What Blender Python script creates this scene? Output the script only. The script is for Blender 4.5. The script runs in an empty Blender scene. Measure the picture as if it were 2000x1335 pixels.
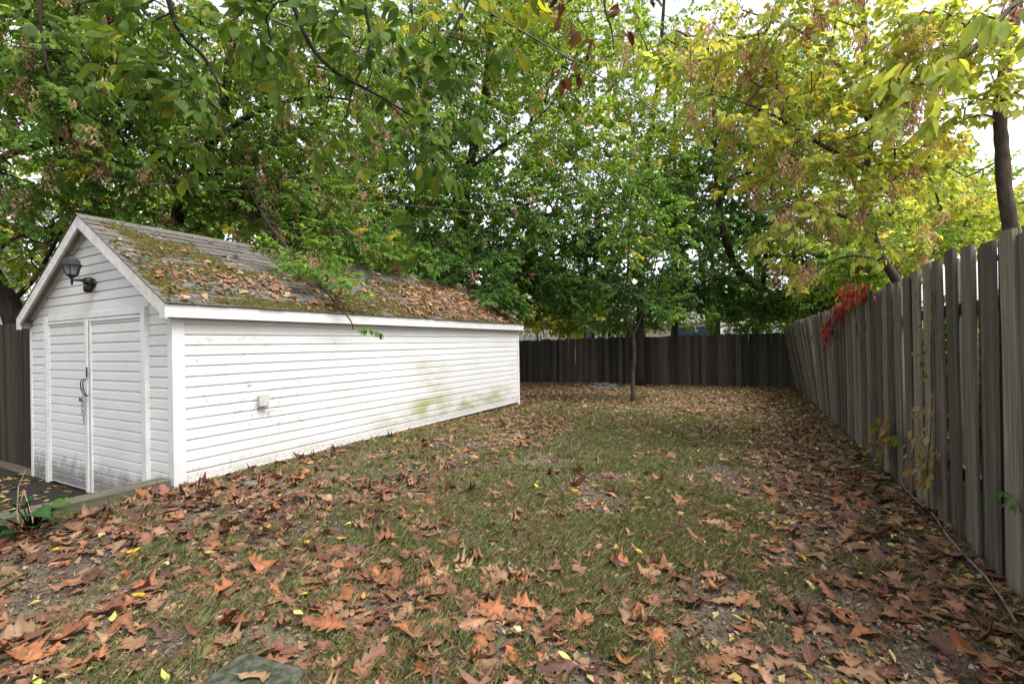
import bpy, math, random
import numpy as np
from mathutils import Matrix, Vector

random.seed(7)
rng = np.random.default_rng(11)
SC = bpy.context.scene
COL = SC.collection
PI = math.pi

# ---------------------------------------------------------------- camera
F_PX = 926.0
CAM_Z = 1.30
YAW, PITCH, ROLL = math.radians(28.4), math.radians(0.27), math.radians(1.0)
cam_d = bpy.data.cameras.new("camera")
cam = bpy.data.objects.new("camera", cam_d)
COL.objects.link(cam)
cam_d.sensor_width = 36.0
cam_d.lens = 36.0 * F_PX / 2000.0
cam_d.clip_start = 0.05
cam_d.clip_end = 1000
RM = (Matrix.Rotation(YAW, 3, 'Z') @ Matrix.Rotation(PI / 2 + PITCH, 3, 'X') @ Matrix.Rotation(-ROLL, 3, 'Z'))
cam.matrix_world = Matrix.Translation((0, 0, CAM_Z)) @ RM.to_4x4()
SC.camera = cam

# ---------------------------------------------------------------- sky and sun
SUN_AZ, SUN_EL = math.radians(100), math.radians(60)      # azimuth clockwise from +Y
world = bpy.data.worlds.new("World")
SC.world = world
world.use_nodes = True
wn = world.node_tree
bg = wn.nodes["Background"]
sky = wn.nodes.new("ShaderNodeTexSky")
sky.sky_type = 'NISHITA'
sky.sun_disc = False
sky.sun_elevation = SUN_EL
sky.sun_rotation = SUN_AZ
sky.air_density = 1.0
sky.dust_density = 4.0
sky.ozone_density = 1.0
hsv = wn.nodes.new("ShaderNodeHueSaturation")
hsv.inputs["Saturation"].default_value = 0.22
wn.links.new(sky.outputs[0], hsv.inputs["Color"])
wn.links.new(hsv.outputs[0], bg.inputs[0])
bg.inputs[1].default_value = 0.15
sun_d = bpy.data.lights.new("sun", 'SUN')
sun_d.energy = 1.3
sun_d.angle = math.radians(30)
sun_d.color = (1.0, 0.96, 0.9)
sun = bpy.data.objects.new("sun", sun_d)
COL.objects.link(sun)
sdir = Vector((math.sin(SUN_AZ) * math.cos(SUN_EL), math.cos(SUN_AZ) * math.cos(SUN_EL), math.sin(SUN_EL)))
sun.rotation_euler = (-sdir).to_track_quat('-Z', 'Y').to_euler()
SC.view_settings.view_transform = 'Standard'
SC.view_settings.look = 'None'
SC.view_settings.gamma = 1.0
SC.view_settings.exposure = 1.6
SC.cycles.max_bounces = 10
SC.cycles.diffuse_bounces = 8
SC.cycles.glossy_bounces = 2
SC.cycles.transmission_bounces = 8
SC.cycles.use_denoising = True

# ---------------------------------------------------------------- projection helpers
RMn = np.array(RM)
def W(px, py, d):
    """world point seen at photo pixel (px, py) at depth d along the optical axis"""
    v = np.array([(px - 1000) / F_PX * d, -(py - 667.5) / F_PX * d, -d])
    return RMn @ v + np.array([0, 0, CAM_Z])
def G(px, py, z=0.0):
    v = RMn @ np.array([(px - 1000) / F_PX, -(py - 667.5) / F_PX, -1.0])
    t = (z - CAM_Z) / v[2]
    return v * t + np.array([0, 0, CAM_Z])
def to_px(P):
    P = np.atleast_2d(P) - np.array([0, 0, CAM_Z])
    c = P @ RMn
    d = np.maximum(-c[:, 2], 1e-3)
    return 1000 + F_PX * c[:, 0] / d, 667.5 - F_PX * c[:, 1] / d, -c[:, 2]

# ---------------------------------------------------------------- noise
def _h(ix, iy, s):
    n = (ix.astype(np.int64) * 374761393 + iy.astype(np.int64) * 668265263 + s * 982451653) & 0x7fffffff
    n = ((n ^ (n >> 13)) * 1274126177) & 0x7fffffff
    return ((n ^ (n >> 16)) & 0xffff) / 65535.0
def vn(x, y, sc, s=0):
    x = np.asarray(x, float) * sc; y = np.asarray(y, float) * sc
    ix = np.floor(x); iy = np.floor(y)
    fx = x - ix; fy = y - iy
    fx = fx * fx * (3 - 2 * fx); fy = fy * fy * (3 - 2 * fy)
    a = _h(ix, iy, s); b = _h(ix + 1, iy, s); c = _h(ix, iy + 1, s); d = _h(ix + 1, iy + 1, s)
    return (a * (1 - fx) + b * fx) * (1 - fy) + (c * (1 - fx) + d * fx) * fy
def fbm(x, y, sc, s=0, o=3):
    t = 0; a = 0.5; n = 0
    for i in range(o):
        t = t + a * vn(x, y, sc * 2 ** i, s + i * 17); n += a; a *= 0.5
    return t / n
def sstep(a, b, x):
    t = np.clip((np.asarray(x, float) - a) / (b - a), 0, 1)
    return t * t * (3 - 2 * t)

# ---------------------------------------------------------------- mesh helpers
def poly_mesh(name, V, Fc, mat, col=None, smooth=False):
    """V (N,3), Fc (M,k) index array, one polygon size"""
    V = np.asarray(V, np.float32); Fc = np.asarray(Fc, np.int32)
    me = bpy.data.meshes.new(name)
    n, (m, k) = len(V), Fc.shape
    me.vertices.add(n); me.vertices.foreach_set("co", V.ravel())
    me.loops.add(m * k); me.loops.foreach_set("vertex_index", Fc.ravel())
    me.polygons.add(m); me.polygons.foreach_set("loop_start", np.arange(0, m * k, k, dtype=np.int32))
    me.update(calc_edges=True)
    if col is not None:
        a = me.attributes.new("Col", 'FLOAT_COLOR', 'POINT')
        c = np.ones((n, 4), np.float32); c[:, :3] = col
        a.data.foreach_set("color", c.ravel())
    if smooth:
        me.polygons.foreach_set("use_smooth", np.ones(m, bool))
    me.materials.append(mat)
    return me
class MB:
    def __init__(s): s.v = []; s.f = []
    def add(s, vs, fs):
        o = len(s.v); s.v += [tuple(map(float, p)) for p in vs]; s.f += [tuple(i + o for i in f) for f in fs]
        return s
    def box(s, a, b):
        (x0, y0, z0), (x1, y1, z1) = a, b
        return s.add([(x0, y0, z0), (x1, y0, z0), (x1, y1, z0), (x0, y1, z0), (x0, y0, z1), (x1, y0, z1), (x1, y1, z1), (x0, y1, z1)],
                     [(0, 3, 2, 1), (4, 5, 6, 7), (0, 1, 5, 4), (1, 2, 6, 5), (2, 3, 7, 6), (3, 0, 4, 7)])
    def tube(s, pts, radii, n=6, cap=True):
        pts = [Vector(p) for p in pts]
        if not hasattr(radii, '__len__'): radii = [radii] * len(pts)
        vs = []; fs = []
        up = Vector((0, 0, 1))
        t0 = (pts[1] - pts[0]).normalized()
        a = t0.cross(up) if abs(t0.z) < 0.95 else t0.cross(Vector((1, 0, 0)))
        a.normalize()
        for i, p in enumerate(pts):
            t = (pts[min(i + 1, len(pts) - 1)] - pts[max(i - 1, 0)]).normalized()
            a = (a - t * a.dot(t)).normalized(); b = t.cross(a)
            for k in range(n):
                an = 2 * PI * k / n
                vs.append(p + (a * math.cos(an) + b * math.sin(an)) * radii[i])
        for i in range(len(pts) - 1):
            for k in range(n):
                fs.append((i * n + k, i * n + (k + 1) % n, (i + 1) * n + (k + 1) % n, (i + 1) * n + k))
        if cap:
            fs.append(tuple(range(n - 1, -1, -1))); fs.append(tuple(range((len(pts) - 1) * n, len(pts) * n)))
        return s.add(vs, fs)
    def lathe(s, prof, n=12, c=(0, 0, 0)):
        vs = []; fs = []
        for r, z in prof:
            for k in range(n):
                a = 2 * PI * (k + .5) / n; vs.append((c[0] + r * math.cos(a), c[1] + r * math.sin(a), c[2] + z))
        for i in range(len(prof) - 1):
            for k in range(n): fs.append((i * n + k, i * n + (k + 1) % n, (i + 1) * n + (k + 1) % n, (i + 1) * n + k))
        fs.append(tuple(range(n - 1, -1, -1))); fs.append(tuple(range((len(prof) - 1) * n, len(prof) * n)))
        return s.add(vs, fs)
    def mesh(s, name, mat, smooth=False):
        me = bpy.data.meshes.new(name); me.from_pydata(s.v, [], s.f); me.update()
        if smooth: me.polygons.foreach_set("use_smooth", np.ones(len(me.polygons), bool))
        me.materials.append(mat)
        return me
def obj(name, me, parent=None, loc=None, rot=None, scale=None):
    if isinstance(me, MB): raise TypeError
    o = bpy.data.objects.new(name, me); COL.objects.link(o)
    if parent is not None: o.parent = parent
    if loc is not None: o.location = loc
    if rot is not None: o.rotation_euler = rot
    if scale is not None: o.scale = scale
    return o
def tag(o, label=None, cat=None, group=None, kind=None):
    if label: o["label"] = label
    if cat: o["category"] = cat
    if group: o["group"] = group
    if kind: o["kind"] = kind
    return o
def thing(name, label, cat, loc=(0, 0, 0), group=None):
    o = bpy.data.objects.new(name, None); COL.objects.link(o); o.location = loc
    o.empty_display_size = 0.1
    return tag(o, label, cat, group)

# ---------------------------------------------------------------- materials
def NT(name):
    m = bpy.data.materials.new(name); m.use_nodes = True
    nt = m.node_tree
    return m, nt, nt.nodes["Principled BSDF"]
def nd(nt, t, **kw):
    n = nt.nodes.new(t)
    for k, v in kw.items():
        if k in n.inputs: n.inputs[k].default_value = v
        else: setattr(n, k, v)
    return n
def ln(nt, a, b): nt.links.new(a, b)
def mth(nt, op, a, b=None, c=None, clamp=False):
    n = nt.nodes.new("ShaderNodeMath"); n.operation = op; n.use_clamp = clamp
    for i, v in enumerate((a, b, c)):
        if v is None: continue
        if isinstance(v, (int, float)): n.inputs[i].default_value = v
        else: ln(nt, v, n.inputs[i])
    return n.outputs[0]
def mix(nt, fac, a, b, bt='MIX'):
    n = nt.nodes.new("ShaderNodeMix"); n.data_type = 'RGBA'; n.blend_type = bt
    for i, v in ((0, fac), (6, a), (7, b)):
        if isinstance(v, (int, float)): n.inputs[i].default_value = v
        elif isinstance(v, (tuple, list)): n.inputs[i].default_value = (*v, 1)
        else: ln(nt, v, n.inputs[i])
    return n.outputs[2]
def rng_map(nt, v, a, b, c=0.0, d=1.0):
    n = nt.nodes.new("ShaderNodeMapRange"); n.interpolation_type = 'SMOOTHSTEP'
    ln(nt, v, n.inputs[0])
    for i, q in enumerate((a, b, c, d)): n.inputs[i + 1].default_value = q
    return n.outputs[0]
def noise(nt, vec, sc, det=4, rough=.6, scale3=None, fac=True):
    if scale3:
        mp = nt.nodes.new("ShaderNodeMapping"); mp.inputs["Scale"].default_value = scale3
        ln(nt, vec, mp.inputs[0]); vec = mp.outputs[0]
    n = nt.nodes.new("ShaderNodeTexNoise")
    n.inputs["Scale"].default_value = sc; n.inputs["Detail"].default_value = det; n.inputs["Roughness"].default_value = rough
    ln(nt, vec, n.inputs["Vector"])
    return n.outputs[0]
def pos(nt): return nt.nodes.new("ShaderNodeNewGeometry").outputs["Position"]
def sep(nt, v):
    n = nt.nodes.new("ShaderNodeSeparateXYZ"); ln(nt, v, n.inputs[0]); return n.outputs
def bump(nt, b, h, st=.3, dist=.01):
    n = nt.nodes.new("ShaderNodeBump"); n.inputs["Strength"].default_value = st; n.inputs["Distance"].default_value = dist
    ln(nt, h, n.inputs["Height"]); ln(nt, n.outputs[0], b.inputs["Normal"])
def simple(name, c, rough=.6, var=.25, sc=20, c2=None, metal=0, bst=.2, s3=None):
    m, nt, b = NT(name)
    p = pos(nt); n = noise(nt, p, sc, scale3=s3)
    k = c2 or tuple(x * (1 - 2 * var) for x in c)
    f = rng_map(nt, n, .3, .7)
    ln(nt, mix(nt, f, c, k), b.inputs["Base Color"])
    b.inputs["Roughness"].default_value = rough; b.inputs["Metallic"].default_value = metal
    if rough >= .8: b.inputs["Specular IOR Level"].default_value = .12
    if bst: bump(nt, b, n, bst)
    return m

def m_vinyl():
    m, nt, b = NT("white_vinyl_siding")
    p = pos(nt); x, y, z = sep(nt, p)
    base = mix(nt, rng_map(nt, noise(nt, p, 1.3), .35, .75), (.53, .53, .525), (.48, .48, .47))
    # fine dark specks
    sp = rng_map(nt, noise(nt, p, 55, 2), .68, .76)
    base = mix(nt, mth(nt, 'MULTIPLY', sp, .35), base, (.25, .23, .2))
    # green algae on the long side
    side = mth(nt, 'GREATER_THAN', x, -4.97)
    n1 = noise(nt, p, 2.2, 5, .65, scale3=(1, .8, 1.6))
    low = mth(nt, 'MULTIPLY', rng_map(nt, z, .05, .16), rng_map(nt, z, .55, .2))
    low = mth(nt, 'MULTIPLY', low, mth(nt, 'MULTIPLY', rng_map(nt, y, 4.6, 5.6), rng_map(nt, y, 9.4, 8.6)))
    col = mth(nt, 'MULTIPLY', rng_map(nt, y, 5.7, 6.1), rng_map(nt, y, 7.0, 6.5))
    col = mth(nt, 'MULTIPLY', col, mth(nt, 'MULTIPLY', rng_map(nt, z, 1.2, .95), rng_map(nt, z, .2, .4)))
    al = mth(nt, 'ADD', mth(nt, 'MULTIPLY', low, .95), mth(nt, 'MULTIPLY', col, .5))
    al = mth(nt, 'MULTIPLY', mth(nt, 'MULTIPLY', al, side), rng_map(nt, n1, .36, .62), clamp=True)
    base = mix(nt, al, base, (.27, .28, .14))
    # splashed grime on the lower front and thin on the lower side
    n2 = noise(nt, p, 9, 6, .75, scale3=(1, 1, .7))
    gr = mth(nt, 'MULTIPLY', rng_map(nt, mth(nt, 'ADD', z, mth(nt, 'MULTIPLY', n2, -.55)), -.12, -.46), mth(nt, 'LESS_THAN', x, -4.97))
    n3 = noise(nt, p, 70, 3)
    base = mix(nt, mth(nt, 'MULTIPLY', gr, rng_map(nt, n3, .3, .6, .45, 1.0)), base, (.09, .085, .075))
    sp2 = mth(nt, 'MULTIPLY', rng_map(nt, mth(nt, 'ADD', z, mth(nt, 'MULTIPLY', noise(nt, p, 5, 5, .7), -.3)), .08, -.12), rng_map(nt, n3, .4, .62))
    base = mix(nt, mth(nt, 'MULTIPLY', mth(nt, 'MULTIPLY', sp2, side), .7), base, (.22, .18, .13))
    # faint yellowing near the eave
    n4 = noise(nt, p, 3, 4, .6, scale3=(1, 1, .25))
    ye = mth(nt, 'MULTIPLY', rng_map(nt, z, 1.35, 1.6), rng_map(nt, n4, .4, .65))
    base = mix(nt, mth(nt, 'MULTIPLY', ye, .45), base, (.52, .47, .36))
    ln(nt, base, b.inputs["Base Color"])
    b.inputs["Roughness"].default_value = .45
    bump(nt, b, noise(nt, p, 60, 3, scale3=(1, .2, 1)), .06, .004)
    return m
def m_wood(name, c1, c2, c3, dark=1.0, rough=.85, axis=2):
    m, nt, b = NT(name)
    tc = nt.nodes.new("ShaderNodeTexCoord").outputs["Object"]
    oi = nt.nodes.new("ShaderNodeObjectInfo")
    va = nt.nodes.new("ShaderNodeVectorMath"); va.operation = 'ADD'
    sc = nt.nodes.new("ShaderNodeVectorMath"); sc.operation = 'SCALE'
    cb = nt.nodes.new("ShaderNodeCombineXYZ")
    for i in range(3): ln(nt, oi.outputs["Random"], cb.inputs[i])
    ln(nt, cb.outputs[0], sc.inputs[0]); sc.inputs["Scale"].default_value = 37
    ln(nt, tc, va.inputs[0]); ln(nt, sc.outputs[0], va.inputs[1])
    v = va.outputs[0]
    s3 = [1, 1, 1]; s3[axis] = .04
    gr = noise(nt, v, 55, 5, .7, scale3=tuple(s3))
    bl = noise(nt, v, 2.2, 4, .6)
    base = mix(nt, rng_map(nt, gr, .35, .65), c1, c2)
    base = mix(nt, rng_map(nt, bl, .5, .8), base, c3)
    tone = rng_map(nt, oi.outputs["Random"], 0, 1, .55 * dark, 1.35 * dark)
    hs = nt.nodes.new("ShaderNodeHueSaturation"); ln(nt, base, hs.inputs["Color"]); ln(nt, tone, hs.inputs["Value"])
    ln(nt, hs.outputs[0], b.inputs["Base Color"])
    b.inputs["Roughness"].default_value = rough; b.inputs["Specular IOR Level"].default_value = .2
    bump(nt, b, gr, .5, .004)
    return m
def m_leaf(name, trans=.35, rough=.5, spec=.35, gain=1.0, tint=(1.15, 1.1, .55)):
    m, nt, b = NT(name)
    at = nt.nodes.new("ShaderNodeAttribute"); at.attribute_name = "Col"
    n = noise(nt, pos(nt), 25, 2)
    base = mix(nt, rng_map(nt, n, .3, .7, 0, .35), at.outputs["Color"], (0, 0, 0))
    ln(nt, base, b.inputs["Base Color"])
    b.inputs["Roughness"].default_value = rough; b.inputs["Specular IOR Level"].default_value = spec
    if trans > 0:
        tr = nt.nodes.new("ShaderNodeBsdfTranslucent")
        ln(nt, mix(nt, 1.0, at.outputs["Color"], tint, 'MULTIPLY'), tr.inputs[0])
        ms = nt.nodes.new("ShaderNodeMixShader"); ms.inputs[0].default_value = trans
        ln(nt, b.outputs[0], ms.inputs[1]); ln(nt, tr.outputs[0], ms.inputs[2])
        ln(nt, ms.outputs[0], nt.nodes["Material Output"].inputs[0])
    return m
def m_shingle():
    m, nt, b = NT("asphalt_shingle")
    p = pos(nt); oi = nt.nodes.new("ShaderNodeObjectInfo")
    base = mix(nt, oi.outputs["Random"], (.052, .045, .037), (.088, .080, .068))
    base = mix(nt, rng_map(nt, noise(nt, p, 3.5), .45, .7), base, (.06, .055, .045))
    base = mix(nt, rng_map(nt, noise(nt, p, 220, 2), .45, .7, 0, .5), base, (.15, .15, .14))
    ln(nt, base, b.inputs["Base Color"]); b.inputs["Roughness"].default_value = .95
    bump(nt, b, noise(nt, p, 250, 2), .5, .003)
    return m
def m_ground():
    m, nt, b = NT("soil_and_thatch")
    p = pos(nt); x, y, z = sep(nt, p)
    n1 = noise(nt, p, 1.1, 5); n2 = noise(nt, p, 14, 5, .7); n3 = noise(nt, p, 90, 3, .7)
    soil = mix(nt, rng_map(nt, n2, .35, .7), (.036, .027, .020), (.085, .062, .045))
    thatch = mix(nt, rng_map(nt, n3, .35, .65), (.075, .076, .034), (.16, .135, .075))
    base = mix(nt, rng_map(nt, n1, .42, .62, .05, .6), soil, thatch)
    base = mix(nt, rng_map(nt, n3, .62, .72, 0, .5), base, (.2, .16, .11))
    ln(nt, base, b.inputs["Base Color"]); b.inputs["Roughness"].default_value = .95
    bump(nt, b, mth(nt, 'ADD', n2, n3), .7, .012)
    return m

VINYL = m_vinyl()
TRIM = simple("white_painted_trim", (.56, .56, .55), .5, sc=4, c2=(.49, .485, .47), bst=.05)
RAKE = simple("dirty_white_paint", (.55, .54, .51), .6, sc=9, c2=(.42, .41, .36), bst=.1)
SOFFIT = simple("soffit_board", (.42, .37, .29), .8, sc=6, c2=(.30, .26, .20))
SHINGLE = m_shingle()
DARK = simple("dark_foundation", (.07, .065, .06), .9, sc=15)
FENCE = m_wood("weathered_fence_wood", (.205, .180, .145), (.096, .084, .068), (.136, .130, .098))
FENCE_B = m_wood("shaded_fence_wood", (.082, .070, .056), (.045, .039, .033), (.06, .056, .044))  # darker copy of the fence wood; the rear shade is put into its colour
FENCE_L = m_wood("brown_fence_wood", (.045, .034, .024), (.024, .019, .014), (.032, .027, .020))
BEAM = m_wood("mossy_timber", (.095, .088, .060), (.048, .046, .032), (.055, .060, .035), axis=1)
BARK_D = simple("dark_bark", (.045, .037, .030), .95, sc=18, c2=(.02, .017, .014), bst=.9, s3=(1, 1, .25))
BARK_M = simple("brown_bark", (.085, .064, .050), .9, sc=22, c2=(.040, .032, .026), bst=.8, s3=(1, 1, .35))
BARK_L = simple("grey_bark", (.23, .20, .165), .9, sc=14, c2=(.13, .115, .095), bst=.8, s3=(1, 1, .3))
LEAF = m_leaf("tree_leaf", .55, .55, .16, tint=(1.55, 1.5, .75))
LEAF_N = m_leaf("near_tree_leaf", .45, .6, .10, tint=(1.3, 1.3, .6))
SEED = m_leaf("dry_seed", .45, .8, .1, tint=(1.4, 1.2, 1.0))
LITTER = m_leaf("dead_leaf", .10, .6, .3, tint=(1, .8, .6))
GRASSM = m_leaf("grass_blade", .25, .55, .25)
MOSSM = m_leaf("moss", 0, .95, .05)
GROUND = m_ground()
ASPHALT = simple("old_asphalt", (.024, .020, .017), .9, sc=30, c2=(.013, .011, .010), bst=.5)
BLACK = simple("black_cast_metal", (.007, .008, .010), .5, sc=30, bst=.1)
RUST = simple("rusty_metal", (.030, .013, .010), .8, sc=30, c2=(.014, .009, .008))
STEEL = simple("galvanised_steel", (.32, .33, .34), .4, metal=.9, sc=60, c2=(.18, .18, .18))
BRONZE = simple("old_brass", (.12, .16, .10), .5, metal=.6, sc=60)
GREYP = simple("grey_plastic", (.42, .41, .38), .6, sc=20, c2=(.33, .32, .29), bst=.05)
STONE = simple("grey_stone", (.12, .115, .10), .9, sc=9, c2=(.06, .058, .05), bst=.6)
SLABM = simple("mossy_concrete", (.075, .076, .062), .95, sc=28, c2=(.020, .028, .013), bst=1.0)
CLOD = simple("dark_clod", (.02, .016, .014), .9, sc=30)
PALE = simple("pale_brick", (.52, .47, .41), .9, sc=5, c2=(.42, .38, .33))
GREYR = simple("grey_roofing", (.20, .20, .21), .9, sc=5)
STUCCO = simple("grey_stucco", (.38, .37, .35), .95, sc=7, c2=(.24, .23, .215), bst=.5)
BLUEG = simple("blue_slat_paint", (.045, .065, .11), .5, sc=5)
ORANGE = simple("orange_brick", (.42, .17, .08), .9, sc=8)
WIRE = simple("cable_sheath", (.055, .055, .055), .5, sc=10)
STRAW = simple("dry_stalk", (.42, .33, .2), .8, sc=40)
VINEST = simple("vine_stem", (.16, .10, .06), .9, sc=40)
WHITEP = simple("white_post_paint", (.75, .75, .73), .5, sc=6)
CAPM = simple("blue_grey_cap", (.25, .36, .42), .4, sc=6)
gm, gnt, gb = NT("lantern_glass")
gb.inputs["Base Color"].default_value = (.42, .46, .43, 1); gb.inputs["Roughness"].default_value = .25
gb.inputs["Transmission Weight"].default_value = .75
GLASS = gm

# ================================================================ THE SETTING
def gz(x, y):
    x = np.asarray(x, float); y = np.asarray(y, float)
    z = -.0125 * np.clip(y - 4, 0, 14)
    w = np.where(y < 3.0, .05, np.clip((y - 3.0) * .8, .05, 5))
    z = z - .30 * sstep(0, 1, (-5.03 - x) / w) * np.where(y > 3, sstep(14, 6, y) * .8 + .2, 1)
    z = z + (fbm(x, y, .9, 3) - .5) * .05 * sstep(0, 1, (x + 5.0) * 3)
    z = z + (fbm(x, y, 5, 9) - .5) * .02
    return z
xs = np.unique(np.concatenate([np.linspace(-140, -14, 22), np.linspace(-14, -5.3, 40), np.arange(-5.3, 1.5, .07), np.linspace(1.5, 8, 25), np.linspace(8, 140, 22)]))
ys = np.unique(np.concatenate([np.linspace(-60, -2, 16), np.arange(-2, 9, .08), np.arange(9, 18, .15), np.linspace(18, 34, 24), np.linspace(34, 180, 22)]))
gx, gy = np.meshgrid(xs, ys)
gv = np.stack([gx.ravel(), gy.ravel(), gz(gx.ravel(), gy.ravel())], 1)
nx, ny = len(xs), len(ys)
ii = (np.arange(ny - 1)[:, None] * nx + np.arange(nx - 1)[None]).ravel()
tag(obj("ground", poly_mesh("ground", gv, np.stack([ii, ii + 1, ii + nx + 1, ii + nx], 1), GROUND, smooth=True)), "patchy back yard of bare brown soil and thin thatch", None, None, "structure")
dv = MB().box((-13, -8, -.6), (-5.10, 2.40, -.278))
tag(obj("driveway", dv.mesh("driveway", ASPHALT)), "dark asphalt pad in front of the shed doors", None, None, "structure")

# ================================================================ SHED
SX1, SX0, SY0, SY1 = -4.944, -8.28, 2.42, 9.41
EX = .09                                                    # siding course
shed = thing("garden_shed", "long white vinyl sided shed with mossy shingle roof and double doors", "shed", ((SX0 + SX1) / 2, (SY0 + SY1) / 2, -.3))
SL = Vector(shed.location)
def sobj(name, mb, mat, parent=None, smooth=False):
    o = obj(name, mb.mesh(name, mat, smooth), parent or shed)
    if parent is None: o.location = -SL
    return o
EXP = .1016
PROF = [(0.0, 0.0), (.0125, 0.0), (.0122, .008), (.010, .074), (.002, .088), (.0, EXP - .0015)]
def plank(mb, pt, z0, zmax=None):
    """pt(z, side) -> (x, y) wall point; outward (ox, oy) given by pt.out"""
    pr = [(o, min(z0 + z, zmax) if zmax else z0 + z) for o, z in PROF]
    A = []; B = []
    for o, z in pr:
        a = pt(z, 0); b = pt(z, 1); ox, oy = pt.out
        A.append((a[0] + ox * o, a[1] + oy * o, z)); B.append((b[0] + ox * o, b[1] + oy * o, z))
    n = len(pr); 
    fs = [(i, i + 1, n + i + 1, n + i) for i in range(n - 1)] + [tuple(range(n - 1, -1, -1)), tuple(range(n, 2 * n))]
    if pt.flip: fs = [tuple(reversed(f)) for f in fs]
    mb.add(A + B, fs)
class Pt:
    def __init__(s, fn, out, flip=False): s.fn = fn; s.out = out; s.flip = flip
    def __call__(s, z, k): return s.fn(z, k)
# roof geometry
EAVE_X, EAVE_XL, RIDGE_X = SX1 + .105, SX0 - .105, (SX0 + SX1) / 2
EAVE_Z, RIDGE_Z = 1.735, 2.795
FASC_Z = 1.605
RSL = (RIDGE_Z - EAVE_Z) / (EAVE_X - RIDGE_X)
def roof_z(x): return EAVE_Z + RSL * (EAVE_X - x if x > RIDGE_X else x - EAVE_XL)
# wall core
core = MB()
gp = lambda z: ((RIDGE_Z - .14 - z) / RSL)
zt = FASC_Z + .02
apex = RIDGE_Z - .16
prof = [(SX0 + .012, -.26), (SX1 - .012, -.26), (SX1 - .012, zt), (RIDGE_X, apex), (SX0 + .012, zt)]
vs = [(x, SY0 + .012, z) for x, z in prof] + [(x, SY1 - .012, z) for x, z in prof]
core.add(vs, [(0, 1, 2, 3, 4), (9, 8, 7, 6, 5)] + [(i, i + 5, (i + 1) % 5 + 5, (i + 1) % 5) for i in range(5)])
wall = sobj("wall", core, DARK)
sobj("foundation", MB().box((SX0 + .03, SY0 + .03, -.6), (SX1 - .004, SY1 - .004, .032)), DARK)
# long side siding
k = 0; z = .03
while z < FASC_Z - .01:
    yj = SY0 + (2.0, 4.3, 3.1, 5.2)[k % 4] + random.uniform(-.25, .25); k += 1
    for (ya_, yb_, dx_) in ((SY0 + .085, yj, 0.0), (yj - .03, SY1 - .05, .0016)):
        mb = MB(); plank(mb, Pt(lambda zz, s: (SX1 + dx_, ya_ if s == 0 else yb_), (1, 0)), z + random.uniform(-.0008, .0008) + dx_ * .2, min(z + EXP, FASC_Z + .01))
        sobj("siding_plank", mb, VINYL, wall)
    z += EXP
# rear end and far side (kept plain, unseen)
DX0, DX1, DZT = -7.76, -5.38, 1.735                       # casing outer
def half_w(z):
    return max(0.02, (RIDGE_Z - .125 - z) / RSL)
z = .03 - 3 * EXP
while z < apex - .03:
    zt2 = z + EXP
    lo = lambda zz: max(SX0 + .03, RIDGE_X - half_w(zz)) if zz > FASC_Z - .1 else SX0 + .03
    hi = lambda zz: min(SX1 - .02, RIDGE_X + half_w(zz)) if zz > FASC_Z - .1 else SX1 - .02
    if z < DZT - .02:
        mb = MB(); plank(mb, Pt(lambda zz, s: ((lo(zz) if s == 0 else DX0), SY0), (0, -1)), z); sobj("siding_plank", mb, VINYL, wall)
        mb = MB(); plank(mb, Pt(lambda zz, s: ((DX1 if s == 0 else hi(zz)), SY0), (0, -1)), z); sobj("siding_plank", mb, VINYL, wall)
        if zt2 > DZT:
            mb = MB(); plank(mb, Pt(lambda zz, s: ((DX0 + .001 if s == 0 else DX1 - .001), SY0), (0, -1)), DZT + .001, max(zt2, DZT + .02)); sobj("siding_plank", mb, VINYL, wall)
    else:
        mb = MB(); plank(mb, Pt(lambda zz, s: ((lo(zz) if s == 0 else hi(zz)), SY0), (0, -1)), z); sobj("siding_plank", mb, VINYL, wall)
    z += EXP
# corner trims
sobj("corner_trim", MB().box((SX1 - .062, SY0 - .024, -.27), (SX1 + .024, SY0 + .085, FASC_Z + .004)), TRIM)
sobj("corner_trim", MB().box((SX0 - .02, SY0 - .022, -.27), (SX0 + .03, SY0 + .06, FASC_Z + .004)), TRIM)
sobj("corner_trim", MB().box((SX1 - .04, SY1 - .055, -.1), (SX1 + .022, SY1 + .022, FASC_Z + .004)), TRIM)
sobj("base_trim", MB().box((SX1 - .002, SY0 + .086, .012), (SX1 + .02, SY1 - .056, .0295)), TRIM)
# gable end boards under rake
# doors
for (x0, x1, dy, nm) in ((DX0 + .07, RIDGE_X - .012, .0, "left"), (RIDGE_X + .012, DX1 - .07, .006, "right")):
    zb, ztp = -.255, 1.662
    d = sobj("door", MB().box((x0, SY0 - .014 + dy, zb), (x1, SY0 + .01, ztp)), TRIM)
    z = zb + .03
    st = .055
    while z < ztp - .05:
        mb = MB(); plank(mb, Pt(lambda zz, s: ((x0 + .03 if s == 0 else x1 - .03), SY0 - .015 + dy), (0, -1)), z, min(z + EXP, ztp - .03))
        sobj("siding_plank", mb, VINYL, d); z += EXP
    for a, b_ in ((x0, x0 + .03), (x1 - .03, x1)):
        sobj("door_stile", MB().box((a - .001, SY0 - .042 + dy, zb - .002), (b_, SY0 - .0125 + dy, ztp + .002)), TRIM, d)
    sobj("door_rail", MB().box((x0 + .0302, SY0 - .041 + dy, ztp - .03), (x1 - .0302, SY0 - .0125 + dy, ztp + .001)), TRIM, d)
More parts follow.
